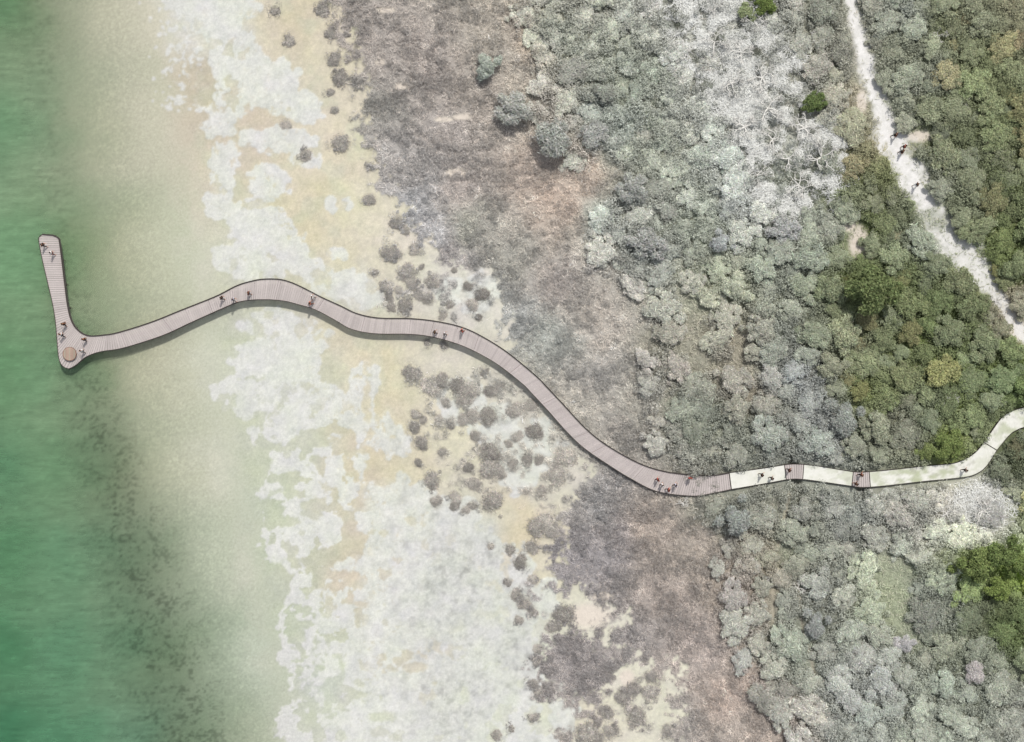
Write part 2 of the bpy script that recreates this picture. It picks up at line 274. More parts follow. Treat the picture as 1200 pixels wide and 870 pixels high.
# ------------------------------------------------------------------ materials
def mat(name):
    m = bpy.data.materials.new(name); m.use_nodes = True
    nt = m.node_tree; b = nt.nodes['Principled BSDF']; b.inputs['Specular IOR Level'].default_value = .15
    b.inputs['Roughness'].default_value = .85
    return m, nt, b
def nodes(nt, t, **kw):
    n = nt.nodes.new(t)
    for k, v in kw.items(): setattr(n, k, v)
    return n
def mul_noise(nt, src, scale, lo, hi, detail=4, vec_scale=None, rough=.6):
    tc = nodes(nt, 'ShaderNodeNewGeometry')
    out = tc.outputs['Position']
    if vec_scale:
        mp = nodes(nt, 'ShaderNodeMapping'); mp.inputs['Scale'].default_value = vec_scale; nt.links.new(out, mp.inputs[0]); out = mp.outputs[0]
    nz = nodes(nt, 'ShaderNodeTexNoise'); nz.inputs['Scale'].default_value = scale; nz.inputs['Detail'].default_value = detail; nz.inputs['Roughness'].default_value = rough
    nt.links.new(out, nz.inputs['Vector'])
    mr = nodes(nt, 'ShaderNodeMapRange'); mr.inputs['From Min'].default_value = .3; mr.inputs['From Max'].default_value = .7
    mr.inputs['To Min'].default_value = lo; mr.inputs['To Max'].default_value = hi; nt.links.new(nz.outputs['Fac'], mr.inputs[0])
    mx = nodes(nt, 'ShaderNodeVectorMath', operation='SCALE'); nt.links.new(src, mx.inputs[0]); nt.links.new(mr.outputs[0], mx.inputs['Scale'])
    return mx.outputs[0], nz.outputs['Fac']
def attr(nt, n='Col'):
    a = nodes(nt, 'ShaderNodeAttribute'); a.attribute_name = n; return a.outputs['Color'], a.outputs['Alpha']
def bump(nt, b, h, strength, dist):
    bp = nodes(nt, 'ShaderNodeBump'); bp.inputs['Strength'].default_value = strength; bp.inputs['Distance'].default_value = dist
    nt.links.new(h, bp.inputs['Height']); nt.links.new(bp.outputs[0], b.inputs['Normal'])
def simple(name, rgb, rough=.8, noise=(6, .85, 1.15), seen=True):
    m, nt, b = mat(name); c = lin(rgb) / LUM
    r = nodes(nt, 'ShaderNodeRGB'); r.outputs[0].default_value = (*c, 1)
    o, f = mul_noise(nt, r.outputs[0], *noise); nt.links.new(o, b.inputs['Base Color']); b.inputs['Roughness'].default_value = rough
    return m

M_ground, nt, b = mat('ground_surface')
c, _ = attr(nt); c, f1 = mul_noise(nt, c, 2.2, .93, 1.07, 6); c, f2 = mul_noise(nt, c, 9, .90, 1.10, 4)
nt.links.new(c, b.inputs['Base Color']); b.inputs['Roughness'].default_value = .95; b.inputs['Specular IOR Level'].default_value = .05; bump(nt, b, f2, .25, .08)

M_water, nt, b = mat('water_surface')
c, al = attr(nt); c, _ = mul_noise(nt, c, .55, .93, 1.07, 5, (1, 4.5, 1)); c, f2 = mul_noise(nt, c, 1.6, .94, 1.06, 4, (1, 3.2, 1))
nt.links.new(c, b.inputs['Base Color']); nt.links.new(al, b.inputs['Alpha']); b.inputs['Roughness'].default_value = .22; b.inputs['IOR'].default_value = 1.33; b.inputs['Specular IOR Level'].default_value = .35
bump(nt, b, f2, .35, .12)

M_boards, nt, b = mat('weathered_boards')
c, _ = attr(nt); c, f = mul_noise(nt, c, 5, .91, 1.08, 5); c, _ = mul_noise(nt, c, .35, .92, 1.05, 4); nt.links.new(c, b.inputs['Base Color']); bump(nt, b, f, .2, .02)

def leaf_mat(name, tr=.25):
    m, nt, b = mat(name)
    oi = nodes(nt, 'ShaderNodeObjectInfo'); c, _ = attr(nt)
    mx = nodes(nt, 'ShaderNodeVectorMath', operation='MULTIPLY'); nt.links.new(oi.outputs['Color'], mx.inputs[0]); nt.links.new(c, mx.inputs[1])
    o, _ = mul_noise(nt, mx.outputs[0], .8, .86, 1.14, 3)
    nt.links.new(o, b.inputs['Base Color'])
    t = nodes(nt, 'ShaderNodeBsdfTranslucent'); nt.links.new(o, t.inputs[0])
    ms = nodes(nt, 'ShaderNodeMixShader'); ms.inputs[0].default_value = tr
    nt.links.new(b.outputs[0], ms.inputs[1]); nt.links.new(t.outputs[0], ms.inputs[2])
    nt.links.new(ms.outputs[0], nt.nodes['Material Output'].inputs[0])
    return m
M_leaf = leaf_mat('foliage', .38)
M_obj = leaf_mat('cloth_and_bark', 0.0)
def stuff_mat(name):
    m, nt, b = mat(name); c, _ = attr(nt); nt.links.new(c, b.inputs['Base Color'])
    t = nodes(nt, 'ShaderNodeBsdfTranslucent'); nt.links.new(c, t.inputs[0]); ms = nodes(nt, 'ShaderNodeMixShader'); ms.inputs[0].default_value = .25
    nt.links.new(b.outputs[0], ms.inputs[1]); nt.links.new(t.outputs[0], ms.inputs[2]); nt.links.new(ms.outputs[0], nt.nodes['Material Output'].inputs[0]); return m
M_scrub = stuff_mat('dry_twigs')
M_dark = simple('dark_timber', (74, 68, 64)); M_fascia = simple('grey_timber_fascia', (112, 106, 102)); M_pile = simple('timber_pile', (96, 88, 80))
M_bark = simple('bark', (120, 112, 100)); M_dead = simple('bleached_wood', (236, 233, 226), noise=(4, .8, 1.1))
M_round = simple('round_bench_timber', (176, 148, 128), noise=(1.2, .88, 1.12))
M_roundrim = simple('round_bench_rim', (140, 108, 90))
M_path, nt, b = mat('cream_concrete')
c, _ = attr(nt); c, f = mul_noise(nt, c, 3, .95, 1.04, 6); nt.links.new(c, b.inputs['Base Color'])

# ------------------------------------------------------------------ ground and water
def axis(lo, hi, step, far):
    core = np.arange(lo, hi + step / 2, step); out = []; d = step; x = hi
    while x < far: d *= 1.35; x += d; out.append(x)
    out2 = []; d = step; x = lo
    while x > -far: d *= 1.35; x -= d; out2.append(x)
    return np.array(out2[::-1] + list(core) + out)
def sheet(xs, ys):
    gx, gy = np.meshgrid(xs, ys); n, m = gx.shape
    i = np.arange(n * m).reshape(n, m)
    q = np.stack([i[:-1, :-1], i[:-1, 1:], i[1:, 1:], i[1:, :-1]], -1).reshape(-1, 4)
    return gx.ravel(), gy.ravel(), q
xs = axis(-92, 92, .19, 4000); ys = axis(-68, 68, .19, 4000)
x, y, q = sheet(xs, ys)
h = ground_h(x * S + 600, 435 - y * S)
for _ in range(2): kx = 1 / (1 - np.clip(h, -2, 2) / H); h = ground_h(x * kx * S + 600, 435 - y * kx * S)
gcol = samp(gc, x * kx * S + 600, 435 - y * kx * S) / LUM
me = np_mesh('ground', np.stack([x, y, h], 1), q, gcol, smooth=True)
g = mesh_obj('ground', me, None, M_ground); tag(g, 'pale sand flats and scrubland ground', 'ground', kind='structure')

xs = axis(-92, -30, .5, 4000); xs = xs[xs < -28]; ys = axis(-68, 68, .5, 4000)
x, y, q = sheet(xs, ys); px = x * S + 600; py = 435 - y * S
dep = -ground_h(px, py); al = sm(0.0, 1.3, dep) * .72
me = np_mesh('water', np.stack([x, y, x * 0], 1), q, np.concatenate([samp(gc, px, py) / LUM, al[:, None]], 1), smooth=True)
w = mesh_obj('water', me, None, M_water); tag(w, 'calm green shallow sea water', 'water', kind='structure')
print('ground done')

# ------------------------------------------------------------------ pier, bridges and cream path
DZ = 1.78
def catmull(pts, n=10):
    P = [Vector((*p, 0)) for p in pts]; out = []
    for i in range(len(P) - 1):
        a = P[max(i - 1, 0)]; b_ = P[i]; c_ = P[i + 1]; d = P[min(i + 2, len(P) - 1)]
        for k in range(n):
            t = k / n
            out.append(.5 * ((2 * b_) + (c_ - a) * t + (2 * a - 5 * b_ + 4 * c_ - d) * t * t + (3 * b_ - a - 3 * c_ + d) * t ** 3))
    out.append(P[-1]); return out
def ladder(U, L, z, step):
    u = [W(p.x, p.y, z) for p in catmull(U)]; l = [W(p.x, p.y, z) for p in catmull(L)]
    cum = [0]
    for i in range(1, len(u)): cum.append(cum[-1] + ((u[i] + l[i]) / 2 - (u[i - 1] + l[i - 1]) / 2).length)
    n = max(2, round(cum[-1] / step)); out = []; j = 0
    for k in range(n + 1):
        s = cum[-1] * k / n
        while j < len(cum) - 2 and cum[j + 1] < s: j += 1
        t = (s - cum[j]) / max(cum[j + 1] - cum[j], 1e-6); out.append((u[j].lerp(u[j + 1], t), l[j].lerp(l[j + 1], t)))
    return out
def boards(rungs, gap, thick, base, var):
    V = []; Q = []; C = []
    for (u0, l0), (u1, l1) in zip(rungs[:-1], rungs[1:]):
        t = gap / max((((u1 + l1) - (u0 + l0)) / 2).length, gap * 3)
        a, b_, c_, d = u0.lerp(u1, t), u1, l1, l0.lerp(l1, t)
        k = 1 + random.uniform(-var, var) + random.choice([0, 0, 0, -.07]); dz = random.uniform(-.006, .006); i = len(V)
        for p in (a, b_, c_, d): V.append((p.x, p.y, p.z + dz)); C.append(base * k)
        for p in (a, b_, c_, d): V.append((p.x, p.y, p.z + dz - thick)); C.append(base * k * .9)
        Q += [(i, i + 3, i + 2, i + 1), (i, i + 1, i + 5, i + 4), (i + 1, i + 2, i + 6, i + 5), (i + 2, i + 3, i + 7, i + 6), (i + 3, i, i + 4, i + 7)]
    return np.array(V), np.array(Q), np.array(C)
def ribbon(pts, w, z0, z1, closed=False):
    """box section swept along pts (list of Vector), width w, from z0 to z1"""
    V = []; Q = []; n = len(pts)
    for i, p in enumerate(pts):
        a = pts[(i - 1) % n] if closed or i > 0 else pts[i]; b_ = pts[(i + 1) % n] if closed or i < n - 1 else pts[i]
        d = (b_ - a); d.z = 0; d.normalize(); nn = Vector((-d.y, d.x, 0)) * w / 2
        for s, z in ((1, z1), (-1, z1), (-1, z0), (1, z0)): V.append((p.x + nn.x * s, p.y + nn.y * s, z))
    m = n if closed else n - 1
    for i in range(m):
        a = 4 * i; b_ = 4 * ((i + 1) % n)
        for k in range(4): Q.append((a + k, a + (k + 1) % 4, b_ + (k + 1) % 4, b_ + k))
    if not closed: Q += [(0, 1, 2, 3), (4 * n - 1, 4 * n - 2, 4 * n - 3, 4 * n - 4)]
    me = np_mesh('rail', np.array(V), np.array(Q)); 
    bm = bmesh.new(); bm.from_mesh(me); bmesh.ops.recalc_face_normals(bm, faces=bm.faces); bm.to_mesh(me); bm.free()
    return me
mauve = lin((202, 192, 188)) / LUM
pier = empty('pier', W(81, 415, DZ))
def adopt(o, root): o.parent = root; o.matrix_parent_inverse = Matrix.Translation(-Vector(root.location)); return o
v, q, c = boards(ladder(UP, LO, DZ, .37), .045, .05, mauve, .055)
adopt(mesh_obj('deck', np_mesh('deck', v, q, c), None, M_boards), pier)
v, q, c = boards(ladder(ARM_R, ARM_L, DZ, .37), .045, .05, mauve * 1.01, .03)
adopt(mesh_obj('jetty_deck', np_mesh('jetty_deck', v, q, c), None, M_boards), pier)
loE = [W(p.x, p.y, DZ) for p in catmull(LO)]; upE = [W(p.x, p.y, DZ) for p in catmull(UP)]
armL = [W(p.x, p.y, DZ) for p in catmull(ARM_L)]; armR = [W(p.x, p.y, DZ) for p in catmull(ARM_R)]
north = armR[::1] + upE[1:]; south = armL + loE[1:]
endcap = [armL[0], armR[0]]
adopt(mesh_obj('kerb_rail', ribbon(north, .16, DZ + .005, DZ + .17), None, M_dark), pier)
adopt(mesh_obj('kerb_rail', ribbon(south, .09, DZ + .005, DZ + .10), None, M_dark), pier)
adopt(mesh_obj('kerb_rail', ribbon(endcap, .16, DZ + .004, DZ + .168), None, M_dark), pier)
adopt(mesh_obj('edge_beam', ribbon(north, .12, DZ - .42, DZ - .055), None, M_fascia), pier)
adopt(mesh_obj('edge_beam', ribbon(south, .12, DZ - .42, DZ - .055), None, M_fascia), pier)
adopt(mesh_obj('edge_beam', ribbon(ladder(UP, LO, DZ, .37)[-1], .1, DZ - .42, DZ - .06), None, M_dark), pier)
adopt(mesh_obj('threshold', ribbon(ladder(UP, LO, DZ, .37)[-1], .16, DZ + .006, DZ + .05), None, M_dark), pier)
def cyl(r0, r1, z0, z1, n=10, cx=0, cy=0):
    bm = bmesh.new(); bmesh.ops.create_cone(bm, cap_ends=True, segments=n, radius1=r0, radius2=r1, depth=z1 - z0, matrix=Matrix.Translation((cx, cy, (z0 + z1) / 2)))
    me = bpy.data.meshes.new('cyl'); bm.to_mesh(me); bm.free(); return me
pile_me = cyl(.14, .14, -3.2, -.06); pile_me.materials.append(M_pile)
for rungs, st in ((ladder(UP, LO, DZ, 3.9), 1), (ladder(ARM_R, ARM_L, DZ, 3.9), 0)):
    for k, (u, l) in enumerate(rungs[st:-1]):
        for t in (.12, .88):
            p = u.lerp(l, t); o = bpy.data.objects.new('pile', pile_me); link(o); o.location = p; adopt(o, pier)
        cb = ribbon([u.lerp(l, .04), u.lerp(l, .96)], .18, DZ - .32, DZ - .07); cb.materials.append(M_pile); adopt(mesh_obj('cross_beam', cb), pier)
tag(pier, 'long curving mauve-grey timber boardwalk pier ending in a jetty arm over green water', 'pier')

def section(name, U, L, label, mauve_deck=False, group=None):
    root = empty(name, W(*[(U[0][0] + L[-1][0]) / 2, (U[0][1] + L[-1][1]) / 2], DZ))
    R = ladder(U, L, DZ, .37 if mauve_deck else .3)
    if mauve_deck:
        v, q, c = boards(R, .045, .05, mauve, .035); adopt(mesh_obj('deck', np_mesh('deck', v, q, c), None, M_boards), root)
    else:
        n = 15; V = []; 
        for (u, l) in R:
            for k in range(n): V.append(u.lerp(l, k / (n - 1)))
        V = np.array([tuple(p) for p in V]); V[:, 2] = DZ - .01; m = len(R)
        i = np.arange(m * n).reshape(m, n); q = np.stack([i[:-1, :-1], i[:-1, 1:], i[1:, 1:], i[1:, :-1]], -1).reshape(-1, 4)[:, ::-1]
        px = V[:, 0] * S + 600; py = 435 - V[:, 1] * S
        cc = np.repeat((lin((238, 237, 228)) / LUM)[None], len(V), 0)
        st = np.interp(px, [860, 940, 975, 1010, 1030, 1070, 1110, 1130, 1150, 1170, 1200], [.12, .25, .4, .45, .6, .8, .7, .35, .25, .6, .8]) * sm(.36, .68, fbm(px / 10, py / 6, 401, 4))
        st2 = .4 * sm(.6, .75, fbm(px / 5, py / 4, 431, 3)) * sm(955, 990, px)
        cc = cc * (1 - st[:, None]) + lin((178, 186, 148)) / LUM * st[:, None]; cc = cc * (1 - st2[:, None]) + lin((172, 170, 158)) / LUM * st2[:, None]
        nv = len(V); rim = [i[0, k] for k in range(n)] + [i[k, n - 1] for k in range(1, m)] + [i[m - 1, k] for k in range(n - 2, -1, -1)] + [i[k, 0] for k in range(m - 2, 0, -1)]
        V2 = V[rim].copy(); V2[:, 2] -= .34
        q2 = [(rim[a], rim[(a + 1) % len(rim)], nv + (a + 1) % len(rim), nv + a) for a in range(len(rim))]
        me = np_mesh('slab', np.concatenate([V, V2]), np.concatenate([q, np.array(q2)]), np.concatenate([cc, cc[rim]]))
        adopt(mesh_obj('slab', me, None, M_path), root)
    ue = [r[0] for r in R]; le = [r[1] for r in R]
    for e in (ue, le):
        adopt(mesh_obj('edge_strip', ribbon(e, .10, DZ - (.45 if mauve_deck else .36), DZ + .05), None, M_dark), root)
    adopt(mesh_obj('threshold', ribbon(list(R[-1]), .12, DZ - .30, DZ + .045), None, M_dark), root)
    if mauve_deck:
        for t in (.2, .8):
            for (u, l) in (R[1], R[-2]):
                p = u.lerp(l, t); o = bpy.data.objects.new('post', pile_me); link(o); o.location = p; adopt(o, root)
    if mauve_deck: tag(root, label, 'footbridge', group)
    else: tag(root, label, 'path', kind='structure')
    return root
section('path', C1U, C1L, 'short bright cream path slab joining the mauve pier to the first small bridge')
section('footbridge', B1U, B1L, 'small mauve board bridge nearer the pier, with one maroon walker on it', True)
section('path', C2U, C2L, 'straight cream path slab between the two small mauve bridges')
section('footbridge', B2U, B2L, 'small mauve board bridge farther inland with two dark walkers', True)
section('path', C3U, C3L, 'long cream path curve stained pale green')
section('path', C4U, C4L, 'cream green path bend running out through the right side')

# round bench on the pier tip
rb = empty('round_bench', W(82.6, 415, DZ))
def lathe(prof, n=40):
    V = []; Q = []
    for (r, z) in prof:
        for k in range(n): a = 6.28318 * k / n; V.append((r * math.cos(a), r * math.sin(a), z))
    for i in range(len(prof) - 1):
        for k in range(n): Q.append((i * n + k, i * n + (k + 1) % n, (i + 1) * n + (k + 1) % n, (i + 1) * n + k))
    return np_mesh('lathe', np.array(V), np.array(Q), smooth=False)
V = []; Q = []; C = []; R0 = 1.06; n = 11
for k in range(n):
    x0 = -R0 + 2 * R0 * k / n + .012; x1 = -R0 + 2 * R0 * (k + 1) / n - .012
    sub = 4; kk = 1 + random.uniform(-.12, .12); cc = lin((160, 138, 124)) * kk
    if k % 4 == 1: cc = lin((154, 146, 130)) * kk
    for j in range(sub):
        a = x0 + (x1 - x0) * j / sub; b_ = x0 + (x1 - x0) * (j + 1) / sub; i = len(V)
        ya = math.sqrt(max(R0 ** 2 - a * a, 0)); yb = math.sqrt(max(R0 ** 2 - b_ * b_, 0))
        for z in (.46, .42):
            for (xx, yy) in ((a, -ya), (b_, -yb), (b_, yb), (a, ya)): V.append((xx, yy, z)); C.append(cc)
        Q += [(i, i + 1, i + 2, i + 3), (i, i + 3, i + 7, i + 4), (i + 1, i, i + 4, i + 5), (i + 2, i + 1, i + 5, i + 6), (i + 3, i + 2, i + 6, i + 7)]
mesh_obj('seat_top', np_mesh('seat_top', np.array(V), np.array(Q), np.array(C)), rb, M_boards)
mesh_obj('rim', lathe([(1.07, .34), (1.07, .455), (1.15, .455), (1.15, .34), (1.07, .34)]), rb, M_roundrim)
mesh_obj('base', lathe([(.85, 0.01), (.85, .40), (0.02, .40)]), rb, M_dark)
tag(rb, 'round brown timber bench on the rounded tip of the pier', 'bench')

# ------------------------------------------------------------------ plants
def leaf_cloud(centers, radii, n, size, aspect=2.0, up=.5, seed=0, tone=(.8, 1.2), sq=.8, flat=.5, fray=.12):
    """leaf cards scattered over the outer shells of several lobes"""
    r = np.random.default_rng(seed)
    wts = radii ** 2; wts /= wts.sum(); idx = r.choice(len(centers), n, p=wts)
    d = r.normal(size=(n, 3)); d[:, 2] = np.abs(d[:, 2]) * 1.0 - .25; d /= np.linalg.norm(d, axis=1)[:, None]
    rad = radii[idx] * (1 + r.normal(0, fray, n)) * np.where(r.random(n) < .2, .75, 1)
    p = centers[idx] + d * rad[:, None] * np.array([1, 1, sq])
    nn = d * (1 - flat) + r.normal(size=(n, 3)) * .45 + np.array([0, 0, up]); nn /= np.linalg.norm(nn, axis=1)[:, None]
    t = r.normal(size=(n, 3)); t -= (t * nn).sum(1)[:, None] * nn; t /= np.linalg.norm(t, axis=1)[:, None]; bt = np.cross(nn, t)
    s = size * r.uniform(.6, 1.4, n)[:, None]; a = t * s * aspect / 2; b_ = bt * s / 2
    V = np.stack([p - a, p - b_ * .9 + a * .1, p + a, p + b_ * .9 + a * .1], 1).reshape(-1, 3)
    lob = r.uniform(.88, 1.12, len(centers))
    c = (r.uniform(*tone, n) * lob[idx])[:, None] * np.array([1, 1, 1]) * (1 + r.normal(0, .03, (n, 3)))
    Q = np.arange(n * 4).reshape(n, 4); return V, Q, np.repeat(c, 4, 0)
def core(centers, radii, k=.8, sq=.8, tone=.55):  # balls inside the lobes, toned darker to paint in the foliage's inner shade
    V = []; Q = []; C = []; off = 0
    bm = bmesh.new(); bmesh.ops.create_icosphere(bm, subdivisions=2, radius=1); iv = np.array([v.co[:] for v in bm.verts]); itr = np.array([[v.index for v in f.verts] for f in bm.faces]); bm.free()
    for c, r_ in zip(centers, radii):
        j = 1 + .12 * np.sin(iv @ np.array([7, 3, 5]) + r_ * 50)[:, None]
        V.append(c + iv * j * r_ * k * np.array([1, 1, sq])); Q.append(itr + off); off += len(iv)
    V = np.concatenate(V); return V, np.concatenate(Q), np.full((len(V), 3), tone)
def merge(name, parts):
    """parts: list of (V,Q,C) with quads or tris -> one mesh (tris for tris)"""
    V = np.concatenate([p[0] for p in parts]); C = np.concatenate([p[2] for p in parts]); T = []; off = 0
    for v_, q_, c_ in parts:
        if q_.shape[1] == 4: T += [q_[:, [0, 1, 2]] + off, q_[:, [0, 2, 3]] + off]
        else: T.append(q_ + off)
        off += len(v_)
    return np_mesh(name, V, np.concatenate(T), C)
def branch_mesh(segs, n=5):
    V = []; Q = []
    for (a, b_, ra, rb_) in segs:
        a = Vector(a); b_ = Vector(b_); d = (b_ - a).normalized(); s = d.orthogonal().normalized(); t = d.cross(s); i = len(V)
        for p, r_ in ((a, ra), (b_, rb_)):
            for k in range(n): an = 6.28318 * k / n; V.append(tuple(p + (s * math.cos(an) + t * math.sin(an)) * r_))
        for k in range(n): Q.append((i + k, i + (k + 1) % n, i + n + (k + 1) % n, i + n + k))
    return np_mesh('branches', np.array(V), np.array(Q), smooth=True)
def limbs(rs, r, h, spread):
    out = []
    for k in range(6):
        a = k * 1.05 + rs.uniform(-.3, .3); m = Vector((math.cos(a) * spread * .35, math.sin(a) * spread * .35, h * .62)); e = Vector((math.cos(a) * spread * .8, math.sin(a) * spread * .8, h * .85))
        out += [((0, 0, h * .38), m, r * .6, r * .4), (m, e, r * .4, r * .12)]
    return out
# unit crowns: radius 1, trunk foot at z=0, top about 1.6
def crown_variant(kind, seed):
    rs = random.Random(seed); cs = []; rr = []
    nl = {'grey': 26, 'green': 22, 'pale': 16}[kind]
    cs.append((rs.uniform(-.15, .15), rs.uniform(-.15, .15), 1.12)); rr.append(.36)
    e1, e2, ph = rs.uniform(.1, .25), rs.uniform(.08, .2), rs.uniform(0, 6)
    for k in range(nl):
        a = 2.4 * k + rs.uniform(-.6, .6); q = math.sqrt((k + .6) / nl) * .84 * rs.uniform(.7, 1.25) * (1 + e1 * math.cos(2 * a + ph) + e2 * math.cos(3 * a - ph))
        cs.append((math.cos(a) * q, math.sin(a) * q, 1.18 - q * q * .55 + rs.uniform(-.2, .14))); rr.append(rs.uniform(.10, .30) * (1.25 if kind == 'pale' else 1))
    cs = np.array(cs); rr = np.array(rr)
    if kind == 'grey': P = [leaf_cloud(cs, rr, 5200, .062, 2.0, .5, seed, (.74, 1.26), fray=.15), leaf_cloud(cs, rr, 520, .028, 9.0, .3, seed + 5, (1.2, 1.9), fray=.4, sq=.9), core(cs, rr, .80, tone=.9)]
    elif kind == 'green': P = [leaf_cloud(cs, rr, 4800, .075, 1.5, .5, seed, (.55, 1.45), fray=.2), leaf_cloud(cs, rr, 520, .028, 9.0, .3, seed + 5, (1.2, 1.9), fray=.4, sq=.9), core(cs, rr, .74, tone=.75)]
    else: P = [leaf_cloud(cs, rr, 5200, .05, 4.0, .35, seed, (.75, 1.25), fray=.28), core(cs, rr, .66, tone=.85)]
    me = merge('crown', P); me.materials.append(M_leaf); return me
CR = {k: [crown_variant(k, 100 * i + j) for j in range(n)] for i, (k, n) in enumerate((('grey', 7), ('green', 6), ('pale', 3)))}
TR = []; LI = []
for j in range(3):
    rs = random.Random(j); t = [((0, 0, -.15), (.03, .02, .4), .07, .055), ((.03, .02, .4), (0, 0, .8), .055, .03)]
    m = branch_mesh(t, 7); m.materials.append(M_bark); TR.append(m); m = branch_mesh(limbs(rs, .06, 1.3, .8)); m.materials.append(M_bark); LI.append(m)
def shrub_variant(seed):
    rs = random.Random(seed); cs = [(0, 0, .34)]; rr = [.5]; e1, ph = rs.uniform(.0, .3), rs.uniform(0, 6)
    for k in range(22):
        a = rs.uniform(0, 6.283); q = math.sqrt(rs.random()) * .78 * (1 + e1 * math.cos(2 * a + ph)); cs.append((math.cos(a) * q, math.sin(a) * q, .36 - .26 * q + rs.uniform(-.08, .1))); rr.append(rs.uniform(.12, .34))
    cs = np.array(cs); rr = np.array(rr)
    me = merge('foliage', [leaf_cloud(cs, rr, 4200, .06, 2.8, .5, seed, (.6, 1.4), fray=.38), core(cs, rr, .45, tone=.95), leaf_cloud(np.array([[0, 0, .05]]), np.array([.92]), 900, .06, 3.0, .5, seed + 1, (.7, 1.3), sq=.25, fray=.3)]); me.materials.append(M_leaf); return me
SH = [shrub_variant(900 + j) for j in range(7)]
m = branch_mesh([((0, 0, -.15), (.1, .05, .25), .05, .03), ((0, 0, -.15), (-.12, .06, .25), .04, .02), ((0, 0, -.1), (0, -.12, .28), .04, .02)]); m.materials.append(M_bark); ST = m
def dead_variant(seed):
    rs = random.Random(seed); tr = [((0, 0, -.15), (.04, 0, .45), .06, .05)]; br = []
    def grow(p, d, L, r, dep):
        if dep == 0 or L < .05: return
        q = p + d * L; br.append((tuple(p), tuple(q), r, r * .7))
        for k in range(rs.choice([2, 2, 3])):
            nd = (d + Vector((rs.gauss(0, .6), rs.gauss(0, .6), rs.gauss(0, .2)))).normalized(); grow(q, nd, L * rs.uniform(.6, .85), r * .66, dep - 1)
    for k in range(5):
        a = k * 1.256 + rs.uniform(-.4, .4); grow(Vector((.04, 0, .42)), Vector((math.cos(a), math.sin(a), rs.uniform(.25, .8))).normalized(), .34, .055, 5)
    t = branch_mesh(tr, 7); t.materials.append(M_dead); b_ = branch_mesh(br, 4); b_.materials.append(M_dead); return t, b_
DT = [dead_variant(50 + j) for j in range(4)]

def zone(px, py):
    """place of a plant told by what it stands beside"""
    wy_ = np.interp(px, [w_[0] for w_ in WALK], [w_[1] for w_ in WALK]) if px > 820 else None
    if samp(pd, px, py) < 48 and py < 345: return 'along the sandy track, on its ' + ('right' if px > np.interp(py, [p[1] for p in path_line], [p[0] for p in path_line]) else 'left') + ' side'
    if px > 1090 and py < 345: return 'in the green wood right of the white sandy track'
    if px < 800 and py < 200: return 'in the top wood left of the white twigs'
    if py < 300 and px < 800: return 'between the top wood and the mauve brush'
    if py < 300: return 'in the wood between white twigs and sandy track'
    if py < 560 and px < 870: return 'in the thicket above the landward end of the mauve pier'
    if py < wy_ if wy_ is not None else False:
        if px < 990: return ('just above' if wy_ - py < 45 else 'well above') + ' the cream path by the two small bridges'
        return ('just above' if wy_ - py < 50 else 'high above') + ' the long stained cream path curve'
    if px < 1000: return ('just below' if wy_ is not None and py - wy_ < 60 else 'far below') + ' the two small bridges, bottom right wood'
    if py < 640: return 'just below the long stained cream path curve'
    return 'in the bottom right corner wood' if py > 740 else 'between the pale clearing and the bottom right corner'
def brightness(o, rgbl, gain):
    rgbl = np.asarray(rgbl); rgbl = rgbl * .74 + rgbl.mean() * .26
    q_ = rgbl * gain; q_ = q_ * min(1, .80 / q_.max()); o.color = (*[float(v_) for v_ in q_], 1)
GAIN = 1.17
cnt = {'grey': 0, 'green': 0, 'pale': 0}
def tree(px, py, r, kind, rgbl, gain=1.5, label=None, group=None, hscale=1.0):
    rm = r / S; z = float(ground_h(px, py)); zc = z + rm * hscale
    p = W(px, py, zc); p.z = z - .02
    name = {'grey': 'grey_tree', 'green': 'green_tree', 'pale': 'pale_tree'}[kind]
    t = empty(name, p, rng.uniform(0, 6.28)); a_ = rng.uniform(.86, 1.16); t.scale = (rm * a_, rm / a_, rm * hscale * rng.uniform(.85, 1.15))
    j = int(rng.integers(len(CR[kind])))
    c_ = mesh_obj('crown', CR[kind][j], t); brightness(c_, rgbl, gain * GAIN * {'grey': 1, 'green': .98, 'pale': .88}[kind])
    mesh_obj('trunk', TR[j % 3], t); mesh_obj('limbs', LI[j % 3], t)
    if label is None:
        size = 'small' if r < 13 else 'medium' if r < 18 else 'wide'
        look = {'grey': 'grey bushy tree', 'green': 'green leafy tree', 'pale': 'pale feathery tree'}[kind]
        label = f'{size} {look} {zone(px, py)}'; group = group or label.replace('tree', 'trees', 1)
    tag(t, label, 'tree', group); cnt[kind] += 1
    return t
placed = []
def ok(px, py, r, f=.74):
    for (a, b_, q) in placed:
        if (a - px) ** 2 + (b_ - py) ** 2 < ((q + r) * f) ** 2: return False
    return True
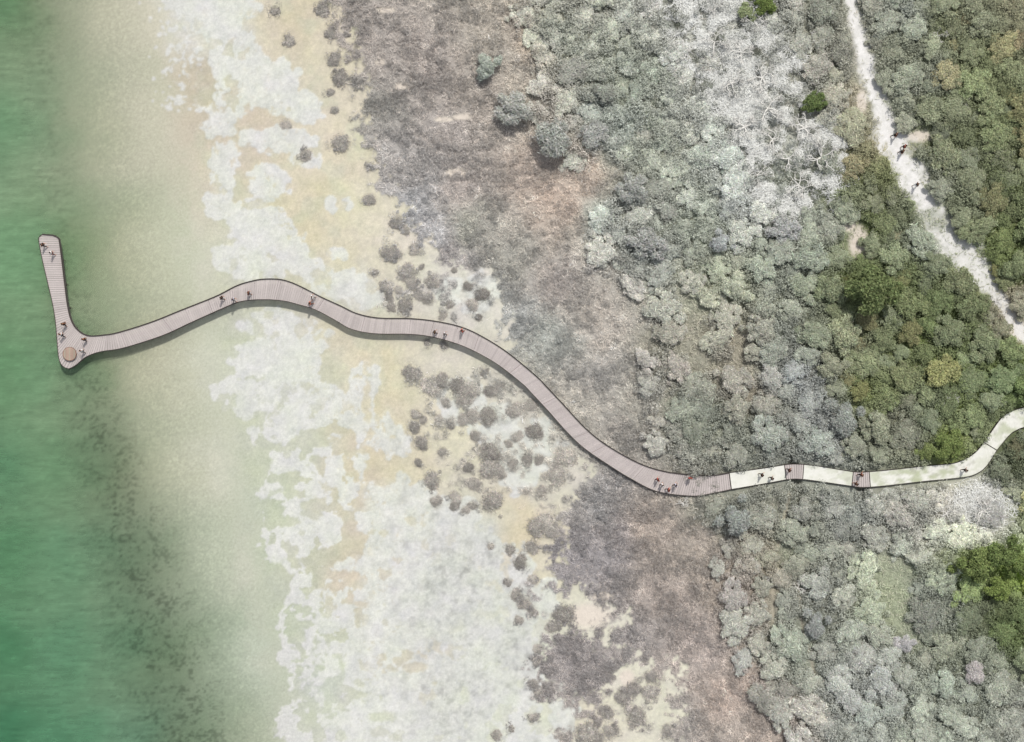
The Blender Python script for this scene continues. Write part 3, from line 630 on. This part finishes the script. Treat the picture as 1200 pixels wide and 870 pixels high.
HERO = [(1022,342,29,'green',(98,110,62),'broad dark olive tree with black shadow, just below the pale pink sand patch',1.1),
 (955,119,14,'green',(96,112,58),'lone dark green round tree left of the white sandy track',1.0),
 (898,2,15,'green',(100,116,50),'dark green tree cut by the top edge, right of white twigs',1.0),
 (876,14,11,'green',(132,142,98),'small pale green bush tree beside the dark tree at the top edge',1.0),
 (1148,662,22,'green',(104,118,58),'bright lime green tree, leftmost of the lime clump at the right edge',1.3),
 (1176,650,20,'green',(98,114,56),'lime green tree in the middle of the clump at the right edge',1.3),
 (1170,690,15,'green',(114,130,58),'brightest small lime tree, lowest of the clump at the right edge',1.2),
 (1200,664,17,'green',(102,118,56),'lime tree half cut off by the right edge',1.2),
 (1112,522,18,'green',(104,118,56),'dark green mound-like tree touching the long cream path curve',.8),
 (1086,530,12,'green',(112,124,66),'small green tree left of the green mound by the cream path',.8),
 (572,76,16,'grey',(146,152,140),'lone round grey-green tree in the mauve brush at the top',.9),
 (602,128,20,'pale',(176,177,168),'pale silver tree on the brush edge, leftmost of the silver row',.9),
 (648,160,22,'pale',(174,176,167),'big pale silver tree in the middle of the silver row',.9),
 (694,158,17,'pale',(176,177,170),'small pale silver tree, rightmost of the silver row',.9),
 (760,285,20,'pale',(176,177,170),'pale feathery tree above the brush, centre of the photo',.9),
 (742,222,18,'pale',(172,174,166),'pale feathery tree between grey wood and pink brush',.9),
 (705,108,16,'pale',(162,165,152),'pale tree inside the top grey wood',.9),
 (920,268,17,'pale',(184,185,180),'whitish fluffy tree below the white twig patch',.9),
 (845,282,13,'pale',(184,187,184),'small whitish tree left of the fluffy one below the twig patch',.9),
 (860,608,20,'pale',(160,164,156),'silver feathery tree just below where pier meets cream path',.9),
 (955,730,16,'pale',(165,168,162),'greyish feathery tree in the lower right wood near the twin tracks',.9),
 (1060,755,11,'pale',(186,184,182),'small whitish tree in the olive clearing at lower right',.8),
 (1142,790,13,'pale',(190,184,180),'whitish tree near the lower right corner',.8),
 (1158,600,19,'pale',(176,175,168),'large low whitish crown in the pale clearing below the cream path bend',.35)]
for (x_, y_, r_, k_, c_, l_, hs) in HERO:
    tree(x_, y_, r_, k_, lin(c_), 1.45 if k_ != 'pale' else 1.2, l_, hscale=hs); placed.append((x_, y_, r_))
forest = [(612,-30),(604,40),(640,95),(610,130),(640,178),(722,186),(736,225),(695,250),(690,292),(728,332),(765,352),(775,410),(752,460),(768,500),(790,548),(835,565),(838,600),(850,650),(846,690),(862,730),(882,770),(895,830),(925,890),(1240,890),(1240,-30)]
twz = blur(poly_mask([(755,-30),(890,-30),(880,20),(950,70),(940,110),(1000,180),(975,245),(900,258),(850,150),(800,80)]), 8)[..., None]
vegc = vegc * (1 - twz * (.16 + .5 * sm(.5, .7, fbm(GX / 13, GY / 13, 571, 4))[..., None] * np.array([1.02, .98, 1.1])))
fm = poly_mask(forest, wx * 1.7, wy * 1.7)
twig = poly_mask([(755,-30),(890,-30),(880,20),(950,70),(940,110),(1000,180),(975,245),(900,258),(850,150),(800,80)])
opens = discs([(850,338,10,28),(862,385,12,26),(870,425,13,30),(878,470,9,20),(1008,110,20,30),(1030,160,16,20),(1005,60,14,24),(1045,668,30,26),(1045,705,26,30),(1062,745,18,24),(1004,280,20,31),(905,590,12,14),(918,640,14,26),(905,700,14,30),(952,770,8,40),(1146,596,52,34),(1192,385,16,18),(905,860,20,20),(1080,160,24,14),(1190,790,18,10),(760,350,16,30),(735,475,24,14),(800,330,10,30),(820,420,16,24),(812,385,26,40),(780,470,14,20),(845,440,14,20),(960,560,6,6),(730,110,8,22),(1085,350,8,8)], .1) > .2
clear = (~fm) | opens
cand = []
for k in range(26000):
    px = rng.uniform(600, 1225); py = rng.uniform(-22, 892)
    if clear[int(py - Y0), int(px - X0)]: continue
    if twig[int(py - Y0), int(px - X0)] and rng.random() < .996: continue
    prg = k / 26000
    c_ = samp(vegc, px, py); green = (c_[1] - c_[2]) / (c_[1] + 1e-6)
    kind = 'green' if (green > .50 and px > 960) or (px > 960 and green > .36 and rng.random() < .4) else 'grey'
    r = (rng.uniform(15, 22) if prg < .12 else rng.uniform(10, 16) if prg < .6 else rng.uniform(8, 11))
    if kind == 'grey' and px < 800 and py < 250: r *= .95
    if cnt[kind] >= 298: continue
    if samp(trk, px, py) < r * .6: continue
    if samp(wd, px, py) < 11 + r * 1.0 or samp(pd, px, py) < samp(pw, px, py) * .8 + r * .8: continue
    if not ok(px, py, r): continue
    hs = .62 if px > 860 and 250 < py < 570 else .48
    if kind == 'grey' and (px < 860 and py < 330): hs = .36
    j_ = 1 + rng.normal(0, .045); c_ = np.array([min(c_[0], c_[1] * 1.02), c_[1], c_[2]])
    if kind == 'green' and rng.random() < .26: kind = 'grey'; c_ = c_ * .85 + c_.mean() * .3
    if kind == 'green' and rng.random() < .2: c_ = c_ * np.array([1.18, 1.0, .92])
    if kind == 'green': c_ = c_ * rng.uniform(.82, 1.18)
    c_ = np.minimum(c_, lin((176, 178, 172)))
    c_ = c_ * (1 + rng.normal(0, .014, 3))
    if kind == 'grey' and rng.random() < .05: kind = 'pale'; c_ = c_ * 1.1
    tree(px, py, r, kind, c_ * j_, 1.5 if kind != 'pale' else 1.25, hscale=hs); placed.append((px, py, r))
print('trees', cnt)

SHRUBS = [(458,297,10.6),(439,320,4.5),(477,320,9.6),(482,331,7.6),(494,313,4),(506,331,8),(451,336,7),(455,348,6),(467,340,5),(490,346,6),(501,350,6),(474,358,8),(458,360,6),(527,357,5),(548,336,6),(565,345,8),(554,357,7),(519,369,5.5),(561,372,4),(532,317,3.5),(486,293,6.5),(466,262,8),(433,234,7),(476,271,5),
 (481,438,10),(506,454,12),(517,448,9),(537,453,9),(549,458,11),(544,470,9),(522,472,6),(487,486,6),(486,501,7),(496,493,5),(514,491,5),(528,498,5),(544,491,8),(554,488,8),(572,488,10),(557,511,6),(494,520,8),(518,530,5),(490,543,5),(549,548,6),(575,531,12),(575,549,12),(587,556,6),(506,564,10),(511,588,7),(534,584,7),(533,593,6),(546,598,5),(554,593,5),(556,568,7),(577,587,11.5),(601,544,6),(618,539,7),(632,539,6),(618,576,5),(635,575,6),(629,618,11),(640,610,8),(646,622,9),(603,481,9),(575,459,8),(585,454,6),(623,475,8),(627,506,10),(653,556,12),(663,536,11),(598,645,6),(623,642,8),(575,641,4),
 (339,48,7),(335,146,6),(358,182,7),(378,10,8),(388,38,7),(392,70,8),(399,91,9),(387,108,5),(392,129,5),(399,168,9),(322,13,5),(610,660,8),(625,680,6),(595,683,5),(605,698,7),(615,708,8),(624,718,6),(608,727,5),(661,721,11),(648,736,8),(630,761,5),(629,776,5),(625,802,6),(630,813,5),(625,842,6),(582,862,6),(600,855,4),(744,807,8),(729,817,8),(764,794,7),(764,812,9),(746,840,11),(711,835,8),(688,862,13),(716,857,8),(784,858,8),(700,866,8),(568,436,5),(640,482,5),(607,512,6),(596,520,5),(520,405,5),(500,401,4)]
for (px, py, r) in SHRUBS:
    if samp(wd, px, py) < 12: continue
    z = float(ground_h(px, py)); p = W(px, py, z + .3); p.z = z - .02
    s = empty('shrub', p, rng.uniform(0, 6.28)); rm = r / S * 1.06; s.scale = (rm, rm * rng.uniform(.85, 1.1), rm * rng.uniform(.35, .6))
    f_ = mesh_obj('foliage', SH[int(rng.integers(7))], s); brightness(f_, lin((146, 141, 133)) * (1 + rng.normal(0, .12)), 1.8)
    mesh_obj('stems', ST, s)
    size = 'tiny' if r < 5.6 else 'small' if r < 8 else 'large' if r < 10.4 else 'very large'
    if px < 372: lab = f'{size} dark round shrub standing alone on the open upper beach at the top'; 
    elif py < 240: lab = f'{size} greyish shrub on the sand edge of the mauve brush, top left'
    elif py < 380: lab = f'{size} grey-brown round shrub on pale sand just above the pier'
    elif py < 520 and px < 560: lab = f'{size} grey-brown shrub on cream sand just below the pier'
    elif py < 520: lab = f'{size} grey shrub in the mottled scrub under the pier bend'
    elif py < 660 and px < 570: lab = f'{size} grey-brown shrub on tan sand left of the shrub belt, mid photo'
    elif py < 660: lab = f'{size} grey shrub at the brush edge below the pier, mid photo'
    elif px < 670: lab = f'{size} grey-brown shrub on the lower brush edge beside the white flats'
    else: lab = f'{size} grey-brown shrub in the cream sand bays at the bottom'
    if (px, py) == (458, 297): lab = 'largest round grey shrub alone on yellow sand above the pier'
    if (px, py) == (577, 587): lab = 'big round dark shrub beside the tan sand pool, below the pier'
    if (px, py) == (339, 48): lab = 'topmost round dark shrub on the open tan beach'
    if (px, py) == (335, 146): lab = 'middle dark shrub among white crust on the open beach'
    if (px, py) == (358, 182): lab = 'lowest dark shrub of the three on the open upper beach'
    tag(s, lab, 'shrub', lab.replace('shrub', 'shrubs', 1) if not (px, py) in ((458,297),(577,587),(339,48),(335,146),(358,182)) else None)

DEAD = [(884,22,16,'white bare dead branch beside the dark green tree at the top edge'),(838,8,14,'white dead tree touching the top edge above the twig patch'),(800,60,14,'white dead tree at the left end of the twig patch'),(838,50,17,'white dead tree at the top of the twig patch'),(868,62,15,'white dead tree near the top right of the twig patch'),
 (858,98,18,'white tangled dead tree in the middle of the twig patch'),(892,92,18,'white dead tree right of the middle of the twig patch'),(900,128,20,'large white dead tree at the centre right of the twig patch'),(872,150,16,'white dead tree low in the twig patch'),(905,165,17,'white dead tree below the large one in the twig patch'),
 (942,150,18,'white branching dead tree left of the brown ground by the track'),(962,184,20,'sprawling white dead tree left of the hikers on the track'),(925,186,15,'white dead tree between the twig patch and the sprawling one'),(888,205,14,'white dead tree near the lower end of the twig patch'),(935,218,16,'lowest white dead tree of the twig patch'),
 (960,45,12,'thin white dead tree between twig patch and track top'),(1050,806,11,'thin white dead branch in the lower right wood'),(1113,470,12,'small white dead tree above the long cream path curve'),(1128,122,10,'small white dead tree in the green wood right of the track'),(1100,42,10,'small bare dead tree near the top, right of the track'),
 (1168,352,9,'fallen white dead tree at the lower end of the sandy track'),(1150,600,16,'bare white tree beside the low whitish crown in the pale clearing'),(1110,602,12,'thin bare white tree left of the low whitish crown'),(905,675,9,'small pale dead tree in the brown strip of the lower wood'),(935,690,9,'small pale dead tree right of the brown strip, lower wood'),(800,590,8,'small pale dead branch just below the pier end')]
for i, (px, py, r, lab) in enumerate(DEAD):
    z = float(ground_h(px, py)); p = W(px, py, z + .8); p.z = z; t = empty('dead_tree', p, rng.uniform(0, 6.28)); k = r / S * 1.15; t.scale = (k, k, k * .8)
    tr_, br_ = DT[i % 4]; mesh_obj('trunk', tr_, t); mesh_obj('branches', br_, t); tag(t, lab, 'dead tree', 'bleached dead trees')

# ------------------------------------------------------------------ twiggy scrub (uncountable)
def blades(px, py, length, width, colr, zlo, zhi, name, tilt=.35, curve=.4):
    n = len(px); z = ground_h(px, py) + rng.uniform(zlo, zhi, n)
    k = 1 - z / H; P = np.stack([(px - 600) / S * k, (435 - py) / S * k, z], 1)
    a = rng.uniform(0, 6.283, n); el = rng.normal(0, tilt, n); d = np.stack([np.cos(a) * np.cos(el), np.sin(a) * np.cos(el), np.sin(el)], 1)
    s = np.cross(d, np.array([0, 0, 1.])); s /= np.linalg.norm(s, axis=1)[:, None]
    up = rng.normal(0, .5, n)[:, None]; s = s + np.array([0, 0, 1]) * up; s /= np.linalg.norm(s, axis=1)[:, None]
    L = length[:, None]; Wd = width[:, None]; cv = rng.normal(0, curve, n)[:, None] * L
    sd = np.cross(d, s); m_ = P + s * cv * .25 + np.array([0, 0, .05])
    e0 = P - d * L / 2; e1 = P + d * L / 2
    V = np.stack([e0 - s * Wd * .3, e0 + s * Wd * .3, m_ + s * Wd / 2, m_ - s * Wd / 2, e1 + s * Wd * .15, e1 - s * Wd * .15], 1).reshape(-1, 3)
    b0 = np.arange(n) * 6; Q = np.stack([np.stack([b0, b0 + 1, b0 + 2, b0 + 3], 1), np.stack([b0 + 3, b0 + 2, b0 + 4, b0 + 5], 1)], 1).reshape(-1, 4)
    return np_mesh(name, V, Q, np.repeat(np.clip(colr, 0, .95), 6, 0))
def scatter(n, mask, box):
    out = []; 
    while sum(len(o[0]) for o in out) < n:
        x_ = rng.uniform(box[0], box[1], n); y_ = rng.uniform(box[2], box[3], n); k_ = rng.random(n) < samp(mask, x_, y_); out.append((x_[k_], y_[k_]))
    return np.concatenate([o[0] for o in out])[:n], np.concatenate([o[1] for o in out])[:n]
notwalk = sm(0, 3, wd - 13) * (.12 + .88 * sm(1.5, 5, trk))
# on the pier stretch scrub may pass beneath the deck; keep it low there
clump = .25 + .75 * sm(.38, .62, fbm(GX / 6, GY / 6, 501, 3))
brush = np.clip(vegf, 0, 1) * (1 - pathm) * (1 - .8 * discs([(1148,594,52,36)], .8)) * clump * np.where(GX > 846, notwalk, 1)
px, py = scatter(330000, brush, (380, 1260, -60, 930))
mv = .82 + .55 * fbm(px / 15, py / 15, 521, 3) + .25 * fbm(px / 5, py / 5, 531, 2)
cc = samp(vegc, px, py) * (rng.uniform(.7, 1.5, len(px)) * (mv + .35 * sm(.6, .75, fbm(px / 11, py / 11, 561, 3)) - .12))[:, None]
tw = rng.random(len(px)) < .18; cc[tw] = cc[tw] * .55 + lin((208, 196, 186)) * .5
o = mesh_obj('scrub', blades(px, py, rng.uniform(.25, .85, len(px)), rng.uniform(.03, .085, len(px)), cc / LUM * 1.74, -.02, .32, 'scrub'), None, M_scrub)
tag(o, 'low dry mauve-grey brush covering the ground between shrubs and trees', 'brush', kind='stuff')
tw = blur(twig, 8) * sm(.42, .58, fbm(GX / 15, GY / 15, 511, 3)) + .3 * discs([(1150,592,56,38)], .9) + .25 * pathm * (GY > 60) * 0
px, py = scatter(46000, np.clip(tw, 0, 1) * notwalk, (740, 1210, -40, 640))
o = mesh_obj('dead_twigs', blades(px, py, rng.uniform(.5, 1.7, len(px)), rng.uniform(.04, .11, len(px)), lin((236, 236, 232)) * rng.uniform(.8, 1.15, len(px))[:, None], .1, .9, 'dead_twigs', .4, 1.2), None, M_scrub)
tag(o, 'tangle of bleached white dead twigs left of the sandy track', 'twigs', kind='stuff')

# uncounted low clumps between the trees and in the brush
def clumps(name, n, mask, box, r0, r1, per, size, asp, gain, zup, label, tone):
    px, py = scatter(n, mask, box); z = ground_h(px, py); k = 1 - z / H
    rr = rng.uniform(r0, r1, n); cs = np.stack([(px - 600) / S * k, (435 - py) / S * k, z + rr * .3 + rng.uniform(0, zup, n)], 1)
    m = n * per; idx = rng.integers(0, n, m); d = rng.normal(size=(m, 3)); d[:, 2] = np.abs(d[:, 2]) - .2; d /= np.linalg.norm(d, axis=1)[:, None]
    p = cs[idx] + d * (rr[idx] * (1 + rng.normal(0, .22, m)))[:, None] * np.array([1, 1, .75])
    nn = d * .5 + rng.normal(size=(m, 3)) * .4 + np.array([0, 0, .5]); nn /= np.linalg.norm(nn, axis=1)[:, None]
    t = rng.normal(size=(m, 3)); t -= (t * nn).sum(1)[:, None] * nn; t /= np.linalg.norm(t, axis=1)[:, None]; bt = np.cross(nn, t)
    s_ = size * rng.uniform(.6, 1.4, m)[:, None]; a = t * s_ * asp / 2; b_ = bt * s_ / 2
    V = np.stack([p - a, p - b_, p + a, p + b_], 1).reshape(-1, 3)
    lob = rng.uniform(.82, 1.2, n); c = samp(vegc, px, py) * lob[:, None]; c = c * .78 + c.mean(1)[:, None] * .22
    c = c[idx] * rng.uniform(tone[0], tone[1], m)[:, None] * gain / LUM; c = np.minimum(c, .85)
    o = mesh_obj(name, np_mesh(name, V, np.arange(m * 4).reshape(m, 4), np.repeat(np.clip(c, 0, .95), 4, 0)), None, M_scrub)
    tag(o, label, name.replace('_', ' '), kind='stuff')
fmask = np.clip(blur(fm, 13) + (fbm(GX / 12, GY / 12, 551, 3) - .5) * 1.6 * 4 * blur(fm, 13) * (1 - blur(fm, 13)), 0, 1) * (1 - opens * .95) * (1 - pathm) * notwalk * sm(2, 8, pd - pw) * (1 - .8 * twig)
clumps('undergrowth', 8500, fmask, (600, 1225, -25, 890), .35, 1.0, 62, .16, 1.9, 1.74, 1.05, 'dense uncounted undergrowth filling the gaps between the tree crowns', (.72, 1.28))
sh_ = discs([(a_, b_, r_ * 1.9) for a_, b_, r_ in SHRUBS], .8) * .32 * notwalk
bm_ = sh_ * (1 - vegf) + vegf * (1 - blur(fm, 4)) * sm(.4, .62, fbm(GX / 20, GY / 20, 541, 3)) * np.where(GX > 846, notwalk, 1)
clumps('heath', 5600, np.clip(bm_, 0, 1), (315, 960, -40, 900), .25, .7, 45, .07, 4.0, 1.55, .1, 'low fuzzy grey heath clumps merging into the mauve brush', (.65, 1.35))

# ------------------------------------------------------------------ people
def skin(name, verts, edges, radii, root=0, sub=1):
    me = bpy.data.meshes.new(name); me.from_pydata([tuple(v) for v in verts], edges, []); o = bpy.data.objects.new(name, me); col.objects.link(o)
    md = o.modifiers.new('s', 'SKIN'); md.use_smooth_shade = True; md.branch_smoothing = .4
    for i, r in enumerate(radii):
        me.skin_vertices[0].data[i].radius = (r, r) if not isinstance(r, tuple) else r
        me.skin_vertices[0].data[i].use_root = (i == root)
    o.modifiers.new('u', 'SUBSURF').levels = sub
    dg = bpy.context.evaluated_depsgraph_get(); dg.update(); out = bpy.data.meshes.new_from_object(o.evaluated_get(dg)); out.name = name
    bpy.data.objects.remove(o); return out
def ellip(c, r, seg=10):
    bm = bmesh.new(); bmesh.ops.create_uvsphere(bm, u_segments=seg, v_segments=seg - 2, radius=1, matrix=Matrix.Translation(c) @ Matrix.Diagonal((*r, 1))); return bm
def join(me, bms):
    bm = bmesh.new(); bm.from_mesh(me)
    for b_ in bms:
        t = bpy.data.meshes.new('t'); b_.to_mesh(t); b_.free(); bm.from_mesh(t); bpy.data.meshes.remove(t)
    bm.to_mesh(me); bm.free()
    for p in me.polygons: p.use_smooth = True
def white_attr(me):
    a = me.color_attributes.new('Col', 'FLOAT_COLOR', 'POINT'); a.data.foreach_set('color', np.ones(len(me.vertices) * 4, np.float32))
def pose(stride, arm, bend=.0, elbow=.1):
    """stride: foot offset front/back; arm: hand swing"""
    V = []; E = []; R = []
    def add(p, r, par=None):
        V.append(Vector(p)); R.append(r)
        if par is not None: E.append((par, len(V) - 1))
        return len(V) - 1
    pel = add((0, 0, .95), .13); sp = add((0, .01 + bend * .3, 1.14), .115, pel); ch = add((0, .02 + bend * .7, 1.34), .135, sp); nk = add((0, .03 + bend, 1.48), .055, ch)
    h1 = add((0, .05 + bend, 1.57), .075, nk); h2 = add((0, .045 + bend, 1.66), .088, h1)
    J = {}
    for s in (-1, 1):
        hip = add((s * .09, 0, .88), .085, pel); kn = add((s * .1, s * stride * .55 + .05, .49), .058, hip); an = add((s * .1, s * stride - (.06 if s * stride < 0 else 0), .09), .04, kn)
        to = add((s * .11, s * stride + .14, .045), .034, an); J['leg', s] = (hip, kn, an)
        sh = add((s * .185, .02 + bend * .8, 1.42), .058, ch); el = add((s * .25, -s * arm * .45 + bend * .6, 1.15), .042, sh); wr = add((s * .26, -s * arm + elbow + bend * .6, .92 + abs(arm) * .12), .03, el)
        d = (V[wr] - V[el]).normalized(); pa = add(V[wr] + d * .06, .034, wr); J['arm', s] = (sh, el, wr)
        side = Vector((0, 1, 0))
        for f, off in enumerate((-.027, -.009, .009, .027)):
            k = add(V[pa] + d * .045 + side * off, .0095, pa); add(V[k] + d * (.045 - .006 * abs(f - 1.4)) - Vector((s * .015, 0, 0)), .0085, k)
        th = add(V[pa] + side * .035 + d * .005, .010, pa); add(V[th] + side * .02 + d * .03, .009, th)
    body = skin('body', V, E, R)
    hd = V[h2]; f = Vector((0, 1, 0))
    join(body, [ellip(hd + Vector((0, .088, -.03)), (.014, .022, .022), 8), ellip(hd + Vector((-.09, 0, -.03)), (.012, .02, .03), 8), ellip(hd + Vector((.09, 0, -.03)), (.012, .02, .03), 8), ellip(hd + Vector((0, .078, -.075)), (.025, .012, .008), 8), ellip(hd + Vector((-.032, .08, -.005)), (.013, .01, .009), 8), ellip(hd + Vector((.032, .08, -.005)), (.013, .01, .009), 8)])
    # shirt: torso and upper arms, a little fatter
    idx = [pel, sp, ch]; SV = [V[pel] + Vector((0, 0, .0)), V[sp], V[ch], V[ch] + Vector((0, .01, .10))]; SR = [.155, .14, .16, .085]; SE = [(0, 1), (1, 2), (2, 3)]
    for s in (-1, 1):
        a, b_, w_ = J['arm', s]; n = len(SV); SV += [V[a], V[a].lerp(V[b_], .75)]; SR += [.075, .062]; SE += [(2, n), (n, n + 1)]
    shirt = skin('shirt', SV, SE, SR)
    TV = [V[pel] + Vector((0, 0, -.02))]; TRr = [.15]; TE = []
    for s in (-1, 1):
        a, b_, w_ = J['leg', s]; n = len(TV); TV += [V[a], V[b_], V[b_].lerp(V[w_], .85)]; TRr += [.105, .076, .062]; TE += [(0, n), (n, n + 1), (n + 1, n + 2)]
    trousers = skin('trousers', TV, TE, TRr)
    hair = bpy.data.meshes.new('hair'); b_ = ellip(hd + Vector((0, -.018, .022)), (.102, .108, .092), 14); bmesh.ops.delete(b_, geom=[v_ for v_ in b_.verts if v_.co.y > hd.y + .05 and v_.co.z < hd.z + .03 or v_.co.z < hd.z - .075], context='VERTS'); b_.to_mesh(hair); b_.free()
    for p in hair.polygons: p.use_smooth = True
    for m_ in (body, shirt, trousers, hair): m_.materials.clear(); m_.materials.append(M_obj); white_attr(m_)
    return body, shirt, trousers, hair
POSES = [pose(.26, .22), pose(.18, .15, .03), pose(.06, .03, 0, .05), pose(.32, .26, .05)]
BROWN = (96, 62, 48); WHITE = (225, 225, 225); DARK = (48, 42, 42); RED = (168, 66, 58); MAROON = (92, 44, 46); GREY = (120, 116, 112); BLK = (30, 30, 32); LILAC = (196, 198, 212); SALMON = (190, 120, 100)
PEOPLE = [(51,287.5,DARK,DARK,100,0,'person in dark clothes near the top end of the jetty arm'),(61,297,WHITE,MAROON,95,1,'person in a white top below the dark one on the jetty arm'),
 (75.5,380,BROWN,DARK,-40,0,'person in brown walking at the bend of the jetty, upper of the pair'),(73,392.5,WHITE,DARK,-50,3,'person in white beside the left edge, just above the round bench'),
 (99.5,398,BROWN,DARK,-40,1,'person in brown just right of the round bench'),(97,411.5,WHITE,GREY,-55,0,'person in white at the lower pier edge right of the round bench'),
 (260,349.5,DARK,DARK,100,0,'dark clothed person, leftmost walker of the group before the pier crest'),(273.5,351.0,LILAC,GREY,120,3,'person in pale lilac top at the lower edge before the pier crest'),(291.5,344,MAROON,DARK,85,1,'person in maroon walking alone near the top of the pier crest'),
 (366.5,348.5,WHITE,GREY,60,0,'person in white on the pier slope right of the crest, upper of two'),(363.5,356,SALMON,BROWN,70,3,'person in salmon brown on the pier slope right of the crest, lower of two'),
 (509.5,389.8,DARK,DARK,80,0,'dark clothed person at the lower pier edge, middle of the photo'),(521.5,392,WHITE,DARK,75,1,'person in white right behind the dark walker, middle of the photo'),(541.5,388,RED,BROWN,60,0,'person in rust red at the upper pier edge, middle of the photo'),
 (770.5,562,RED,DARK,50,0,'person in red, upper left of the five near the pier end'),(775.5,568.5,WHITE,GREY,60,1,'person in white between the two red ones near the pier end'),(783,574,RED,DARK,75,3,'person in red at the lower edge of the group near the pier end'),(791.5,568.5,LILAC,DARK,50,0,'person in pale lilac, right of the white one near the pier end'),(808.5,560.5,(178,84,84),MAROON,5,2,'person in pinkish red standing apart, rightmost before the cream path'),
 (892.5,556.5,DARK,BLK,85,0,'dark clothed person on the first cream path slab'),(904,560.5,GREY,DARK,75,1,'person in grey at the lower edge of the first cream slab'),(924.5,551,MAROON,DARK,90,0,'person in maroon alone on the first small mauve bridge'),
 (1008.5,556.5,MAROON,DARK,60,3,'person in dark maroon at the upper edge of the inland bridge'),(1002.5,567,DARK,BROWN,70,1,'person in dark brown at the lower edge of the inland bridge'),(1130.5,551,GREY,DARK,65,0,'person in dark grey alone on the curving cream path'),
 (1048.5,159,BLK,BLK,80,3,'topmost hiker in black on the white sandy track'),(1059,172.5,(150,70,66),DARK,90,1,'hiker in red in the middle of the white sandy track'),(1056.5,178.5,DARK,DARK,85,0,'dark hiker just below the red one on the sandy track'),(1073.5,217,BLK,WHITE,70,0,'lowest hiker, black and white, on the sandy track')]
for (px, py, sc_, tc_, ang, pz, lab) in PEOPLE:
    on = samp(wd, px, py) < 30 or px < 130; z = DZ + .004 if on and not (py < 240 and px > 900) else float(ground_h(px, py))
    B, Sh, T_, Hr = POSES[pz]
    o = mesh_obj('person', B); o.location = W(px, py, z + .9); o.location.z = z; o.rotation_euler = (0, 0, math.radians(-ang)); o.scale = (1.26,) * 3
    o.color = (*lin((188, 140, 112)), 1); tag(o, lab, 'person')
    for nm, m_, cl in (('shirt', Sh, sc_), ('trousers', T_, tc_), ('hair', Hr, random.choice([(52, 40, 34), (34, 28, 26), (90, 70, 50)]))):
        c_ = mesh_obj(nm, m_, o); c_.color = (*lin(cl), 1)

# ------------------------------------------------------------------ light, sky, camera
wd_ = bpy.data.worlds.new('World'); scene.world = wd_; wd_.use_nodes = True
nt = wd_.node_tree; bg = nt.nodes['Background']; sky = nt.nodes.new('ShaderNodeTexSky'); sky.sky_type = 'NISHITA'; sky.sun_disc = False
el = math.radians(57); dx, dy = 3.2, 9.0; az = math.atan2(dx, dy)
sky.sun_elevation = el; sky.sun_rotation = az; sky.air_density = 1.0; sky.dust_density = 2.5; sky.ozone_density = 1
hs_ = nt.nodes.new('ShaderNodeHueSaturation'); hs_.inputs['Saturation'].default_value = .38; nt.links.new(sky.outputs[0], hs_.inputs['Color']); nt.links.new(hs_.outputs[0], bg.inputs[0]); bg.inputs[1].default_value = .15
L = bpy.data.lights.new('sun', 'SUN'); L.energy = 3.05; L.angle = math.radians(2.5); L.color = (1, .97, .915)
so = bpy.data.objects.new('sun', L); link(so)
sd = Vector((math.sin(az) * math.cos(el), math.cos(az) * math.cos(el), math.sin(el))); so.rotation_euler = sd.to_track_quat('Z', 'Y').to_euler(); so.location = sd * 150
cam = bpy.data.cameras.new('camera'); co = bpy.data.objects.new('camera', cam); link(co); co.location = (0, 0, H); co.rotation_euler = (0, 0, 0)
cam.sensor_width = 36; cam.lens = 36 * H / (1200 / S); cam.clip_end = 20000; cam.clip_start = 1; scene.camera = co
scene.view_settings.view_transform = 'Standard'; scene.view_settings.look = 'None'; scene.view_settings.exposure = 0
